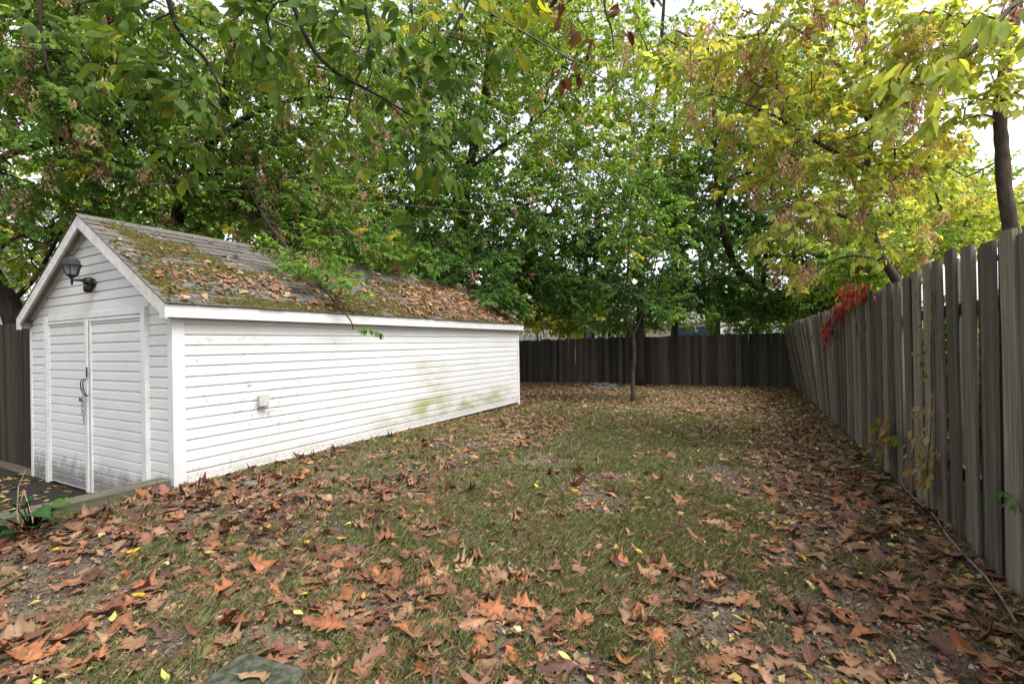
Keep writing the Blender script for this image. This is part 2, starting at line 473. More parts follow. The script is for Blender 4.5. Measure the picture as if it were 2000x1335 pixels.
# overlapping astragal, casing and header
sobj("door_astragal", MB().box((RIDGE_X - .045, SY0 - .058, -.25), (RIDGE_X + .012, SY0 - .0435, 1.658)), TRIM)
sobj("door_casing", MB().box((DX0 - .012, SY0 - .05, -.272), (DX0 + .066, SY0 - .0, DZT)), TRIM)
sobj("door_casing", MB().box((DX1 - .066, SY0 - .05, -.272), (DX1 + .012, SY0 - .0, DZT)), TRIM)
sobj("door_header", MB().box((DX0 + .0665, SY0 - .035, 1.672), (DX1 - .0665, SY0 - .0, DZT - .003)), TRIM)
# door handles: bent iron pulls
for s, off in ((-1, -.02), (1, .035)):
    hx = RIDGE_X + off; y0 = SY0 - .06
    pts = [(hx, y0, 1.0), (hx - .012, y0 - .03, .99), (hx - .022, y0 - .036, .95), (hx - .014, y0 - .034, .89), (hx + .008, y0 - .02, .83), (hx + .012, y0, .81)]
    sobj("door_handle", MB().tube(pts, .0055, 8), BLACK, smooth=True)
sobj("hasp", MB().box((RIDGE_X + .005, SY0 - .066, 1.02), (RIDGE_X + .03, SY0 - .0585, 1.13)), BLACK)
# roof deck, both slopes
YF, YB = SY0 - .115, SY1 + .10
def slope_pt(s, y, up=0.0, left=False):
    """s metres from the eave up the slope"""
    L = math.hypot(EAVE_X - RIDGE_X, RIDGE_Z - EAVE_Z)
    ux, uz = -(EAVE_X - RIDGE_X) / L, (RIDGE_Z - EAVE_Z) / L
    if left: return (EAVE_XL - ux * s + -uz * up, y, EAVE_Z + uz * s + (-ux) * up)
    return (EAVE_X + ux * s + uz * up, y, EAVE_Z + uz * s - ux * up)
SLEN = math.hypot(EAVE_X - RIDGE_X, RIDGE_Z - EAVE_Z)
def slope_box(mb, s0, s1, y0, y1, u0, u1, u0b=None, u1b=None, left=False):
    u0b = u0 if u0b is None else u0b; u1b = u1 if u1b is None else u1b
    P = lambda s, y, u: slope_pt(s, y, u, left)
    mb.add([P(s0, y0, u0), P(s0, y1, u0), P(s1, y1, u0b), P(s1, y0, u0b), P(s0, y0, u1), P(s0, y1, u1), P(s1, y1, u1b), P(s1, y0, u1b)],
           [(0, 3, 2, 1), (4, 5, 6, 7), (0, 1, 5, 4), (1, 2, 6, 5), (2, 3, 7, 6), (3, 0, 4, 7)] if not left else
           [(1, 2, 3, 0), (7, 6, 5, 4), (4, 5, 1, 0), (5, 6, 2, 1), (6, 7, 3, 2), (7, 4, 0, 3)])
dk = MB(); slope_box(dk, 0, SLEN - .005, YF + .006, YB - .006, -.035, -.001); slope_box(dk, 0, SLEN - .005, YF + .006, YB - .006, -.035, -.001, left=True)
roof = sobj("roof", dk, SOFFIT)
# left slope: shingle courses, one piece per course (seen only edge-on)
for c in range(16):
    s0 = c * .13 - .02
    mb = MB(); slope_box(mb, s0, min(s0 + .15, SLEN), YF - .012, YB + .012, .004, .011, .0005, .0045, left=True)
    sobj("shingle", mb, SHINGLE, roof)
TW = .305
for c in range(16):
    s0 = c * .13 - .02
    s1 = min(s0 + .155, SLEN + .004)
    off = (c % 2) * TW / 2 + random.uniform(-.02, .02)
    edges = [YF - .014]
    y = YF - .014 + TW - off
    while y < YB + .006: edges.append(y); y += TW
    edges.append(YB + .012)
    tabs = list(zip(edges[:-1], edges[1:]))
    for g in range(0, len(tabs), 3):
        mb = MB()
        for (a, b_) in tabs[g:g + 3]:
            if b_ - a < .03: continue
            j = random.uniform(-.004, .006); lift = max(0, random.gauss(.001, .003))
            slope_box(mb, s0 + j, s0 + .115, a + .004, b_ - .004, .0035 + lift, .0105 + lift, .001, .007)
        ya, yb = tabs[g:g + 3][0][0], tabs[g:g + 3][-1][1]
        slope_box(mb, s0 + .1155, s1, ya + .001, yb - .001, .0008, .0068, .0002, .0045)
        sobj("shingle", mb, SHINGLE, roof)
rc = MB()
yy = YF - .02
while yy < YB:
    y2 = min(yy + .16, YB + .015)
    t = .012 + random.uniform(0, .003)
    w = .13
    for left in (False, True):
        slope_box(rc, SLEN - w, SLEN + .004, yy, y2 - .003, .010, .016, .010, .016, left=left)
    yy = y2
sobj("ridge_cap", rc, SHINGLE, roof)
# fascia, rake boards, soffits
sobj("fascia", MB().box((EAVE_X - .024, YF - .004, FASC_Z), (EAVE_X + .002, YB, EAVE_Z - .012)), TRIM)
sobj("fascia", MB().box((EAVE_XL - .002, YF - .004, FASC_Z), (EAVE_XL + .024, YB, EAVE_Z - .012)), TRIM)
sobj("soffit", MB().box((SX1 - .02, YF + .03, FASC_Z + .003), (EAVE_X - .0245, YB - .01, FASC_Z + .015)), SOFFIT)
sobj("soffit", MB().box((EAVE_XL + .0245, YF + .03, FASC_Z + .003), (SX0 + .02, YB - .01, FASC_Z + .015)), SOFFIT)
for left in (False, True):
    mb = MB()
    # rake board plane at the front: parallel strip under the deck
    def RP(s, y, u): return slope_pt(s, y, u, left)
    tk = -.16
    y0, y1 = YF - .006, YF + .018
    e = EAVE_XL if left else EAVE_X
    sg = 1 if left else -1
    top0 = (e, 0, EAVE_Z - .004); topr = (RIDGE_X, 0, RIDGE_Z - .004)
    botr = (RIDGE_X, 0, RIDGE_Z - .145)
    bx = e + sg * .13
    zb_line = lambda x: EAVE_Z + RSL * abs(x - e) - .142
    bot1 = (e + sg * .085, 0, zb_line(e + sg * .085) ); 
    ptsr = [(e + sg * .001, EAVE_Z - .01), (RIDGE_X - sg * .0005, RIDGE_Z - .006), (RIDGE_X - sg * .0005, RIDGE_Z - .142), (e + sg * .10, max(zb_line(e + sg * .10), FASC_Z - .012)), (e + sg * .10, FASC_Z - .012), (e + sg * .001, FASC_Z - .012)]
    vsr = [(x, y0, z) for x, z in ptsr] + [(x, y1, z) for x, z in ptsr]; n = len(ptsr)
    fr = [tuple(range(n)), tuple(range(2 * n - 1, n - 1, -1))] + [(i, i + n, (i + 1) % n + n, (i + 1) % n) for i in range(n)]
    if not left: fr = [tuple(reversed(f)) for f in fr]
    mb.add(vsr, fr)
    sobj("rake_board", mb, RAKE)
    mb = MB(); slope_box(mb, .03, SLEN - .02, YF + .019, SY0 + .01, -.062, -.0365, left=left); sobj("rake_soffit", mb, SOFFIT)
    # slim frieze strip where siding meets the soffit
    mb = MB(); slope_box(mb, .12, SLEN - .05, SY0 - .03, SY0 - .002, -.105, -.063, left=left); sobj("frieze_strip", mb, RAKE)

# dried vine tendrils stuck to the siding
V = []; Fc = []
for q in range(170):
    if rng.random() < .65:
        y0 = 2.55 + abs(rng.normal(0, 1.1)); z0 = rng.uniform(.05, 1.55)
        if rng.random() < .3: y0 = 3.30 + rng.normal(0, .12); z0 = .72 + rng.normal(0, .13)
    else:
        y0 = rng.uniform(2.6, 9.2); z0 = rng.uniform(.05, 1.55)
    a = rng.uniform(0, 2 * PI); p = np.array([y0, z0]); wv = rng.uniform(.0006, .0016)
    for s in range(rng.integers(2, 6)):
        a += rng.normal(0, .7); q2 = p + np.array([math.cos(a), math.sin(a)]) * rng.uniform(.012, .03)
        nrm = np.array([-math.sin(a), math.cos(a)]) * wv
        b0 = len(V)
        for c in (p - nrm, q2 - nrm, q2 + nrm, p + nrm): V.append((SX1 + .0155, c[0], c[1]))
        Fc.append((b0, b0 + 1, b0 + 2, b0 + 3)); p = q2
me = poly_mesh("dried_tendrils", np.array(V), np.array(Fc), VINEST)
o = obj("dried_tendrils", me, shed); o.location = -SL; o["kind"] = "stuff"

# ---------------------------------------------------------------- lantern, outlet box, chain
lx, lz = RIDGE_X + .09, 2.05
lan = thing("wall_lantern", "black metal coach lantern with glass panes on the shed gable", "lantern", (lx, SY0, lz)); lan.scale = (.86, .86, .86)
lan_y = -.235
obj("backplate", MB().lathe([(.001, -.02), (.06, -.02), (.058, .0), (.035, .02), (.001, .02)], 10).mesh("backplate", BLACK, True), lan, (0, -.025, 0), (PI / 2, 0, 0))
obj("sensor_housing", MB().lathe([(.01, -.07), (.04, -.062), (.05, -.03), (.052, .0), (.04, .02), (.01, .025)], 10).mesh("sensor_housing", RUST, True), lan, (0, -.075, -.055))
obj("mounting_body", MB().lathe([(.01, -.05), (.05, -.045), (.062, 0), (.05, .04), (.015, .055)], 10).mesh("mounting_body", BLACK, True), lan, (0, -.07, .02))
obj("arm", MB().tube([(0, -.09, .02), (0, -.15, .028), (0, -.21, .02), (0, lan_y, .015)], [.035, .02, .013, .012], 8).mesh("arm", BLACK, True), lan)
obj("post_finial", MB().lathe([(.004, -.055), (.014, -.045), (.008, -.033), (.018, -.02), (.012, 0), (.02, .015), (.012, .035)], 8).mesh("post_finial", BLACK, True), lan, (0, lan_y, .01))
N6 = 6
cup = MB().lathe([(.012, .0), (.03, .012), (.058, .032), (.062, .045), (.056, .047)], N6)
obj("cup", cup.mesh("cup", BLACK), lan, (0, lan_y, .04))
zb, zt_, rb, rt = .087, .205, .060, .092
for k_ in range(N6):
    a0, a1 = 2 * PI * (k_ + .5) / N6, 2 * PI * (k_ + 1.5) / N6
    pa = lambda r, a, z: (r * math.cos(a), lan_y + r * math.sin(a), z)
    mb = MB().add([pa(rb - .004, a0, zb), pa(rb - .004, a1, zb), pa(rt - .004, a1, zt_), pa(rt - .004, a0, zt_)], [(0, 1, 2, 3)])
    obj("pane", mb.mesh("pane", GLASS), lan)
    obj("glazing_bar", MB().tube([pa(rb, a0, zb - .004), pa(rt, a0, zt_ + .004)], .0065, 4).mesh("glazing_bar", BLACK), lan)
obj("lamp_bulb", MB().lathe([(.006, 0), (.012, .02), (.022, .05), (.018, .075), (.004, .085)], 8).mesh("lamp_bulb", WHITEP, True), lan, (0, lan_y, .088))
cap = MB().lathe([(.118, .198), (.118, .206), (.095, .214), (.092, .225), (.084, .262), (.062, .282), (.05, .284), (.04, .30), (.012, .304), (.010, .32), (.016, .332), (.008, .345), (.010, .355), (.002, .372)], N6)
obj("cap", cap.mesh("cap", BLACK), lan, (0, lan_y, 0))

box = thing("outlet_box", "small grey weatherproof outlet box on the white shed side", "outlet box", (SX1 + .014, 3.283, .66))
bm_ = MB().box((0, -.052, -.0), (.045, .052, .125)); obj("box_body", bm_.mesh("box_body", GREYP), box)
obj("cover", MB().box((.0455, -.056, .012), (.058, .056, .131)).mesh("cover", GREYP), box)
obj("hinge", MB().tube([(.05, -.05, .1335), (.05, .05, .1335)], .004, 6).mesh("hinge", GREYP), box)

chn = MB()
for c in range(11):
    zc = .80 - c * .027; xo = RIDGE_X + .0 + .008 * math.sin(c * 1.3); yo = SY0 - .085
    ring = []
    for q in range(9):
        a = 2 * PI * q / 8
        dx, dz = .009 * math.sin(a), .018 * math.cos(a)
        ring.append((xo + (dx if c % 2 == 0 else 0), yo + (0 if c % 2 == 0 else dx), zc + dz))
    chn.tube(ring, .0028, 4, cap=False)
ch = thing("chain", "loop of galvanised chain with padlock hanging from the shed door handles", "chain", (RIDGE_X, SY0 - .085, .5))
o = obj("links", chn.mesh("links", STEEL), ch); o.location = -Vector(ch.location)
chn2 = MB()
for c in range(7):
    zc = .79 - c * .027; xo = RIDGE_X - .026 + .004 * c / 7; yo = SY0 - .09
    ring = []
    for q in range(9):
        a = 2 * PI * q / 8; dx, dz = .009 * math.sin(a), .018 * math.cos(a)
        ring.append((xo + (dx if c % 2 else 0), yo + (0 if c % 2 else dx), zc + dz))
    chn2.tube(ring, .0028, 4, cap=False)
o = obj("links", chn2.mesh("links", STEEL), ch); o.location = -Vector(ch.location)
o = obj("padlock", MB().box((RIDGE_X - .05, SY0 - .11, .755), (RIDGE_X - .015, SY0 - .092, .795)).mesh("padlock", BRONZE), ch); o.location = -Vector(ch.location)

# ================================================================ FENCES
def board_mesh(w, t, h, seed, mat):
    r = random.Random(seed)
    b = .004
    pr = [(-w / 2 + b, -t / 2), (w / 2 - b, -t / 2), (w / 2, -t / 2 + b), (w / 2, t / 2 - b), (w / 2 - b, t / 2), (-w / 2 + b, t / 2), (-w / 2, t / 2 - b), (-w / 2, -t / 2 + b)]
    vs = []; fs = []
    zs = [0, .35, .7, 1.0]
    bow = r.uniform(-.003, .003); tw = r.uniform(-.03, .03); sl = r.uniform(-.06, .06)
    for q, zf in enumerate(zs):
        for x, y in pr:
            a = tw * zf
            X = x * math.cos(a) - y * math.sin(a) + bow * math.sin(zf * PI); Y = x * math.sin(a) + y * math.cos(a) + bow * math.sin(zf * PI) * 1.5
            vs.append((X, Y, zf * h + (sl * x if q == 3 else 0)))
    n = 8
    for q in range(3):
        for k in range(n): fs.append((q * n + k, q * n + (k + 1) % n, (q + 1) * n + (k + 1) % n, (q + 1) * n + k))
    fs.append(tuple(range(n - 1, -1, -1))); fs.append(tuple(range(3 * n, 4 * n)))
    me = bpy.data.meshes.new("board"); me.from_pydata(vs, [], fs); me.update(); me.materials.append(mat)
    return me
def fence(name, label, A, B, H, mat, pitch, bw, inward, lean=lambda s: 0.0, shadowbox=True, group=None, seed=1, rail_h=(.38, 1.45), hvar=.012):
    A = np.array(A, float); B = np.array(B, float)
    L = np.linalg.norm(B - A); u = (B - A) / L; nrm = np.array(inward, float); nrm = nrm - u * nrm.dot(u); nrm /= np.linalg.norm(nrm)
    ang = math.atan2(u[1], u[0])
    if nrm.dot([-u[1], u[0]]) < 0: nsign = -1
    else: nsign = 1
    root = thing(name, label, "fence", (A[0], A[1], float(gz(A[0], A[1]))), group)
    RL = Vector(root.location)
    ms = [board_mesh(bw + random.uniform(-.006, .006), .024, 1.0, seed * 100 + i, mat) for i in range(8)]
    r = random.Random(seed)
    def put(s, off, h, jit=True):
        p = A + u * s + nrm * off
        g = float(gz(p[0], p[1]))
        o = obj("board", r.choice(ms), root)
        ln_ = lean(s)
        z0 = g + r.uniform(-.05, .012)
        # lean: rotate about fence axis so the top moves inward
        tilt = math.atan2(ln_, H)
        M = Matrix.Translation(Vector((p[0], p[1], z0)) - RL) @ Matrix.Rotation(ang, 4, 'Z') @ Matrix.Rotation(-tilt * nsign + r.gauss(0, .004), 4, 'X') @ Matrix.Rotation(r.gauss(0, .006), 4, 'Y') @ Matrix.Diagonal((1, 1, h - (z0 - g), 1))
        o.matrix_local = M
    s = .05
    while s < L:
        put(s + r.uniform(-.012, .012), .017, H + r.gauss(0, hvar))
        if shadowbox: put(s + pitch / 2 + r.uniform(-.012, .012), -.017, H - .015 + r.gauss(0, hvar))
        s += pitch
    nseg = max(1, round(L / 2.4))
    for i in range(nseg + 1):
        s = L * i / nseg; p = A + u * s - nrm * (.0 if not shadowbox else 0.0); g = float(gz(p[0], p[1]))
        tilt = math.atan2(lean(s), H)
        if i < nseg:
            p2 = A + u * (L * (i + 1) / nseg); g2 = float(gz(p2[0], p2[1])); l2 = lean(L * (i + 1) / nseg)
            for rh in rail_h:
                rh = rh * H / 1.8
                a = Vector((*(p + nrm * (lean(s) * rh / H - .056)), g + rh)); b_ = Vector((*(p2 + nrm * (l2 * rh / H - .056)), g2 + rh))
                mb = MB(); hv = Vector((0, 0, .04)); wv = Vector((nrm[0], nrm[1], 0)) * .018
                mb.add([a - hv - wv, a - hv + wv, a + hv + wv, a + hv - wv, b_ - hv - wv, b_ - hv + wv, b_ + hv + wv, b_ + hv - wv],
                       [(0, 1, 2, 3), (7, 6, 5, 4), (0, 4, 5, 1), (1, 5, 6, 2), (2, 6, 7, 3), (3, 7, 4, 0)])
                o = obj("rail", mb.mesh("rail", mat), root); o.location = -RL
        o = obj("post", MB().box((-.044, -.0, -.4), (.044, .088, H - .03)).mesh("post", mat), root)
        q = p - nrm * (.17 if nsign > 0 else .08)
        o.matrix_local = Matrix.Translation(Vector((q[0], q[1], g)) - RL) @ Matrix.Rotation(ang, 4, 'Z') @ Matrix.Rotation(-tilt * nsign, 4, 'X')
    return root
FA, FB = np.array([1.135, 2.0]), np.array([.735, 16.62])
def lean_r(s): return float(.30 * sstep(5.5, 11.5, s))
fence("board_fence", "tall weathered grey board on board fence running along the leafy path", FA, FB, 1.83, FENCE, .255, .145, (-1, 0), lean_r, seed=3)
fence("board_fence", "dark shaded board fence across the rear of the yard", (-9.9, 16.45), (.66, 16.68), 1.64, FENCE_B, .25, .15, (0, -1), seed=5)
fence("board_fence", "brown close boarded fence panel adjoining the shed beside the driveway", (-12.2, 2.62), (-8.36, 2.62), 2.02, FENCE_L, .142, .138, (0, -1), shadowbox=False, seed=8)

# retaining timbers
bt = thing("retaining_timber", "pair of stacked mossy timbers edging the driveway at the shed corner", "timber", (-5.02, 1.0, -.3))
for (z0, z1, w0, dx) in ((-.035, .095, .16, 0.0), (-.30, -.042, .15, .006)):
    prof_ = [(-w0 / 2 + .012, z0), (w0 / 2 - .012, z0), (w0 / 2, z0 + .012), (w0 / 2, z1 - .016), (w0 / 2 - .016, z1), (-w0 / 2 + .016, z1), (-w0 / 2, z1 - .016), (-w0 / 2, z0 + .012)]
    vs = []; n = 8
    yv = [-.6, .0, .6, 1.2, 1.8, 2.37]
    for y in yv:
        for x, z in prof_: vs.append((-5.035 + dx + .018 * (y - 2.3) + x + random.uniform(-.002, .002), y, z + random.uniform(-.002, .002) + .3 - .3))
    fs = [(q * n + k, q * n + (k + 1) % n, (q + 1) * n + (k + 1) % n, (q + 1) * n + k) for q in range(len(yv) - 1) for k in range(n)]
    fs += [tuple(range(n - 1, -1, -1)), tuple(range((len(yv) - 1) * n, len(yv) * n))]
    fs = [tuple(reversed(f)) for f in fs]
    o = obj("timber", MB().add(vs, fs).mesh("timber", BEAM), bt); o.location = -Vector(bt.location)

# ================================================================ LEAVES: shapes and scattering
def nrmz(a): return a / np.maximum(np.linalg.norm(a, axis=-1, keepdims=True), 1e-9)
def inst(TV, TF, R, T, S):
    """copies of template TV/TF: rotation R (n,3,3), place T (n,3), size S (n,)"""
    n, nv = len(T), len(TV)
    V = np.einsum('nij,vj->nvi', R * np.asarray(S)[:, None, None], TV) + T[:, None]
    F_ = TF[None] + (np.arange(n) * nv)[:, None, None]
    return V.reshape(-1, 3), F_.reshape(-1, TF.shape[1])
def rot_zxy(yaw, tx, ty):
    cz, sz = np.cos(yaw), np.sin(yaw); cx, sx = np.cos(tx), np.sin(tx); cy, sy = np.cos(ty), np.sin(ty)
    o = np.zeros_like(yaw); i = o + 1
    Z = np.stack([cz, -sz, o, sz, cz, o, o, o, i], -1).reshape(-1, 3, 3)
    X = np.stack([i, o, o, o, cx, -sx, o, sx, cx], -1).reshape(-1, 3, 3)
    Y = np.stack([cy, o, sy, o, i, o, -sy, o, cy], -1).reshape(-1, 3, 3)
    return Z @ X @ Y
OAK1 = [(0, .012), (.08, .02), (.17, .06), (.24, .21), (.30, .13), (.38, .15), (.47, .34), (.55, .18), (.63, .19), (.73, .29), (.79, .15), (.85, .14), (.91, .14), (.95, .05), (1, .0)]
OAK2 = [(0, .012), (.08, .03), (.16, .12), (.22, .17), (.29, .09), (.37, .17), (.45, .22), (.53, .11), (.60, .19), (.68, .25), (.76, .14), (.83, .20), (.90, .19), (.96, .10), (1, .0)]
MAPL = [(0, .012), (.05, .10), (.10, .34), (.18, .28), (.26, .25), (.34, .44), (.42, .52), (.50, .30), (.58, .20), (.66, .27), (.74, .24), (.82, .12), (.88, .10), (.94, .04), (1, .0)]
def oak_leaf(seed, curl):
    OAK = OAK2 if seed % 4 == 3 else MAPL if seed % 8 == 6 else OAK1
    r = np.random.default_rng(seed)
    t = np.array([p[0] for p in OAK]); n = len(t)
    w1 = np.array([p[1] for p in OAK]) * r.uniform(.75, 1.25, n); w2 = np.array([p[1] for p in OAK]) * r.uniform(.75, 1.25, n)
    if seed % 5 == 2: w2 = w2 * np.where((t > .3) & (t < .7), .25, 1)          # torn on one side
    if seed % 7 == 3: curl = curl * 2.6
    sk = np.array([.06 if p[1] > .12 else 0 for p in OAK])
    bend = r.uniform(-.15, .15)
    my = bend * np.sin(t * PI) * .5
    cz = lambda x, y: curl * (1.6 * y * y) + r_a * np.sin(x * 3 + ph) * .07 + r_b * np.sin(x * 9 + np.sign(y) * 1.1 + ph) * np.abs(y) * .26
    r_a, r_b, ph = r.uniform(-1, 1), r.uniform(.3, 1), r.uniform(0, 6)
    mid = np.stack([t - .5, my, np.zeros(n)], 1)
    lf = np.stack([t + sk - .5, my + w1, np.zeros(n)], 1); rt = np.stack([t + sk - .5, my - w2, np.zeros(n)], 1)
    V = np.concatenate([mid, lf, rt])
    V[:, 2] = cz(V[:, 0], V[:, 1] - np.concatenate([my] * 3))
    Fq = []
    for i in range(n - 1):
        Fq.append((i, i + 1, n + i + 1, n + i)); Fq.append((i + 1, i, 2 * n + i, 2 * n + i + 1))
    b = len(V)
    V = np.concatenate([V, [(-.5, .012 + my[0], V[0, 2]), (-.5, -.012, V[0, 2]), (-.72, .05 * bend - .008, V[0, 2] + .03), (-.72, .05 * bend + .008, V[0, 2] + .03)]])
    Fq.append((b, b + 1, b + 2, b + 3))
    return V.astype(np.float32), np.array(Fq)
def oak_shade(nv, seed):
    r = np.random.default_rng(500 + seed); n = (nv - 4) // 3
    sh = np.ones(nv); sh[:n] = r.uniform(1.05, 1.3); sh[n:3 * n] = r.uniform(.6, 1.1, 2 * n); sh[3 * n:] = .8
    return sh[:, None]
def ovate_leaf(seed, fold=.12, droop=.15, serr=True):
    r = np.random.default_rng(seed)
    t = np.array([0, .10, .24, .40, .56, .72, .86, 1.0]); w = np.array([.0, .125, .215, .235, .195, .125, .05, 0]) * r.uniform(.8, 1.1)
    if serr: w = w * r.uniform(.9, 1.14, len(t))
    n = len(t); z = -droop * t ** 2 + .03 * np.sin(t * 7 + seed)
    mid = np.stack([t, .04 * np.sin(t * 3 + seed), z], 1)
    lf = np.stack([t + .02, mid[:, 1] + w, z + fold * w], 1); rt = np.stack([t + .02, mid[:, 1] - w, z + fold * w * r.uniform(.5, 1.2)], 1)
    lf[0] = rt[0] = mid[0]; lf[-1] = rt[-1] = mid[-1]
    lf[0, 1] += .006; rt[0, 1] -= .006; lf[-1, 1] += .003; rt[-1, 1] -= .003
    V = np.concatenate([mid, lf, rt]); Fq = []
    for i in range(n - 1):
        Fq.append((i, i + 1, n + i + 1, n + i)); Fq.append((i + 1, i, 2 * n + i, 2 * n + i + 1))
    return V.astype(np.float32), np.array(Fq)
RH_V = np.array([(0, 0, 0), (.42, .25, .05), (1, 0, -.08), (.42, -.25, .05)], np.float32); RH_F = np.array([(0, 3, 2), (0, 2, 1)])
SAM_V = np.array([(0, 0, 0), (.5, .16, .02), (1, .05, 0), (.55, -.12, -.02)], np.float32)

OAKCOL = [(.20, .090, .043), (.17, .076, .045), (.25, .148, .082), (.118, .050, .029), (.208, .110, .059), (.188, .101, .060), (.088, .039, .025), (.24, .090, .036)]
oakT = [oak_leaf(i, [.2, .6, 1.0, -.4, .4, 1.5, -.7, .1][i % 8]) for i in range(16)]
ovT = [ovate_leaf(i) for i in range(8)]

def in_frame(P, m=60):
    x, y, d = to_px(P)
    return (d > .9) & (x > -m) & (x < 2000 + m) & (y > -m) & (y < 1335 + m)
def lawn_pts(n, ymax=16.3, dens=None):
    """random points on the lawn, density falling with distance as dens(d)"""
    out = []; tot = 0
    while tot < n:
        x = rng.uniform(-9, 1.08, 60000); y = rng.uniform(.6, ymax, 60000)
        ok = ((x > -4.93) | (y > 9.5)) & ~((x < -4.9) & (y < 9.6))
        P = np.stack([x, y, np.zeros_like(x)], 1)
        ok &= in_frame(P)
        _, _, d = to_px(P)
        pr = dens(x, y, d) if dens else 1.0
        ok &= rng.random(len(x)) < pr
        q = P[ok]; out.append(q); tot += len(q)
    q = np.concatenate(out)[:n]
    q[:, 2] = gz(q[:, 0], q[:, 1])
    return q

# where grass grows
def grass_cover(x, y):
    c = (sstep(.43, .60, fbm(x, y, .8, 40)) * .7 + .12) * (.3 + .7 * sstep(.38, .60, fbm(x, y, 3.0, 55))) + sstep(.50, .66, fbm(x, y, 3.4, 75)) * .5
    c = c * (.13 + .87 * sstep(.35, -.9, x))                            # trodden path by the fence
    c = c * (1 - .9 * sstep(1.0, .5, np.hypot((x + 3.35) / 1.0, (y - 6.6) / 1.1)))   # bare oval near the shed
    c = c + .5 * sstep(.16, .02, x + 4.93) * sstep(.4, .55, fbm(x, y, 2.2, 141))
    c = c * (.22 + .78 * sstep(10.5, 7.5, y)) * (.30 + .70 * sstep(1.6, 3.6, y))
    return np.clip(c * .85 - .06, 0, 1)

# ---- grass
ng = 290000
gp_ = lawn_pts(ng, 15, lambda x, y, d: grass_cover(x, y) * np.clip(2.2 / d, .05, 1) ** 1.5)
_, _, gd = to_px(gp_)
h = rng.uniform(.014, .052, ng) * (.8 + .5 * fbm(gp_[:, 0], gp_[:, 1], 2.5, 77)); wd = rng.uniform(.0013, .0027, ng) * np.clip(gd / 2.2, 1, 5)
ya = rng.uniform(0, 2 * PI, ng); le = rng.uniform(.1, 1.3, ng) * h
dx = np.stack([np.cos(ya), np.sin(ya), np.zeros(ng)], 1); sx = np.stack([-np.sin(ya), np.cos(ya), np.zeros(ng)], 1)
gp_[:, 2] -= .004
up = np.array([0, 0, 1.0])
v0 = gp_ - sx * wd[:, None] / 2; v1 = gp_ + sx * wd[:, None] / 2
v2 = gp_ + dx * (le * .45)[:, None] + up * (h * .7)[:, None] + sx * (wd * .35)[:, None]; v3 = gp_ + dx * le[:, None] + up * h[:, None]
V = np.stack([v0, v1, v2, v3], 1).reshape(-1, 3)
b0 = np.arange(ng) * 4
Fg = np.stack([b0, b0 + 1, b0 + 2, b0 + 3], 1)
gc = np.where((rng.random(ng) < .42 + .25 * (fbm(gp_[:, 0], gp_[:, 1], 1.7, 91) > .52))[:, None], np.array([(.225, .185, .10)]), np.array([(.115, .155, .046)]))
gc = gc * rng.uniform(.5, 1.5, (ng, 1))
tag(obj("grass", poly_mesh("grass", V, Fg, GRASSM, np.repeat(gc, 4, 0))), "short thin green and straw coloured lawn grass in patches", "grass", None, "stuff")

# ---- fallen oak leaves: 300 as individuals, the rest as litter
def oak_dens(x, y, d):
    c = .22 + .78 * sstep(.40, .66, fbm(x, y, 1.4, 21))
    c = c * (.28 + .72 * sstep(4.2, 2.4, y)) + .25 * sstep(2.6, 1.6, y) + .6 * sstep(.5, .1, x + 4.9) + .35 * sstep(-.5, .3, x) * sstep(9, 5, y)
    return np.clip(c, 0, 1) * (.5 + .5 * sstep(12, 6, y))
no = 7600
op = lawn_pts(no, 15.5, oak_dens)
pxx, pyy, od = to_px(op)
size = rng.uniform(.055, .165, no) * np.where(rng.random(no) < .25, .7, 1)
tilt = rng.normal(0, .20, (no, 2)) + (rng.random((no, 1)) < .08) * rng.normal(0, .5, (no, 2))
R = rot_zxy(rng.uniform(0, 2 * PI, no), tilt[:, 0] + (rng.random(no) < .4) * PI, tilt[:, 1])
op[:, 2] += .012 + np.abs(tilt).max(1) * size * .22 + rng.uniform(0, .012, no)
app = size / od * ((pxx > 0) & (pxx < 2000) & (pyy < 1330))
order = np.argsort(-app)
variants = []
for i in range(16):
    for j in (0, 1):
        TV, TF = oakT[i]; c = np.array(OAKCOL[(i * 3 + j * 5) % 8]) * (1 + .15 * ((i % 3) - 1))
        variants.append(poly_mesh("oak_leaf", TV, TF, LITTER, c[None] * oak_shade(len(TV), i), smooth=False))
for q in order[:300]:
    o = obj("oak_leaf", variants[rng.integers(0, 32)])
    o.matrix_world = Matrix.Translation(op[q]) @ Matrix(R[q].tolist()).to_4x4() @ Matrix.Scale(float(size[q]), 4)
    vi = int(np.argmin([0 if m is o.data else 1 for m in variants])); cc = OAKCOL[((vi // 2) * 3 + (vi % 2) * 5) % 8]
    shade = "dark brown" if sum(cc) < .25 else "pale tan" if sum(cc) > .40 else "russet" if cc[0] > 2.3 * cc[1] else "mid brown"
    x_, y_ = op[q][:2]
    slab_d = math.hypot(x_ - G(540, 1310)[0], y_ - G(540, 1310)[1])
    zone = "beside the concrete slab" if slab_d < .45 else "on the path at the foot of the side fence" if x_ > .25 else "beside the timber edging" if x_ < -4.3 and y_ < 2.4 else "along the foot of the white shed wall" if x_ < -4.2 else "on the soil by the broad leaved plant" if x_ < -3.2 and y_ < 2.0 else "in the open middle of the lawn"
    tag(o, f"{shade} lobed dead leaf lying {zone}", "leaf", "fallen oak leaves")
rest = order[300:]
Vs, Fs, Cs = [], [], []; off = 0
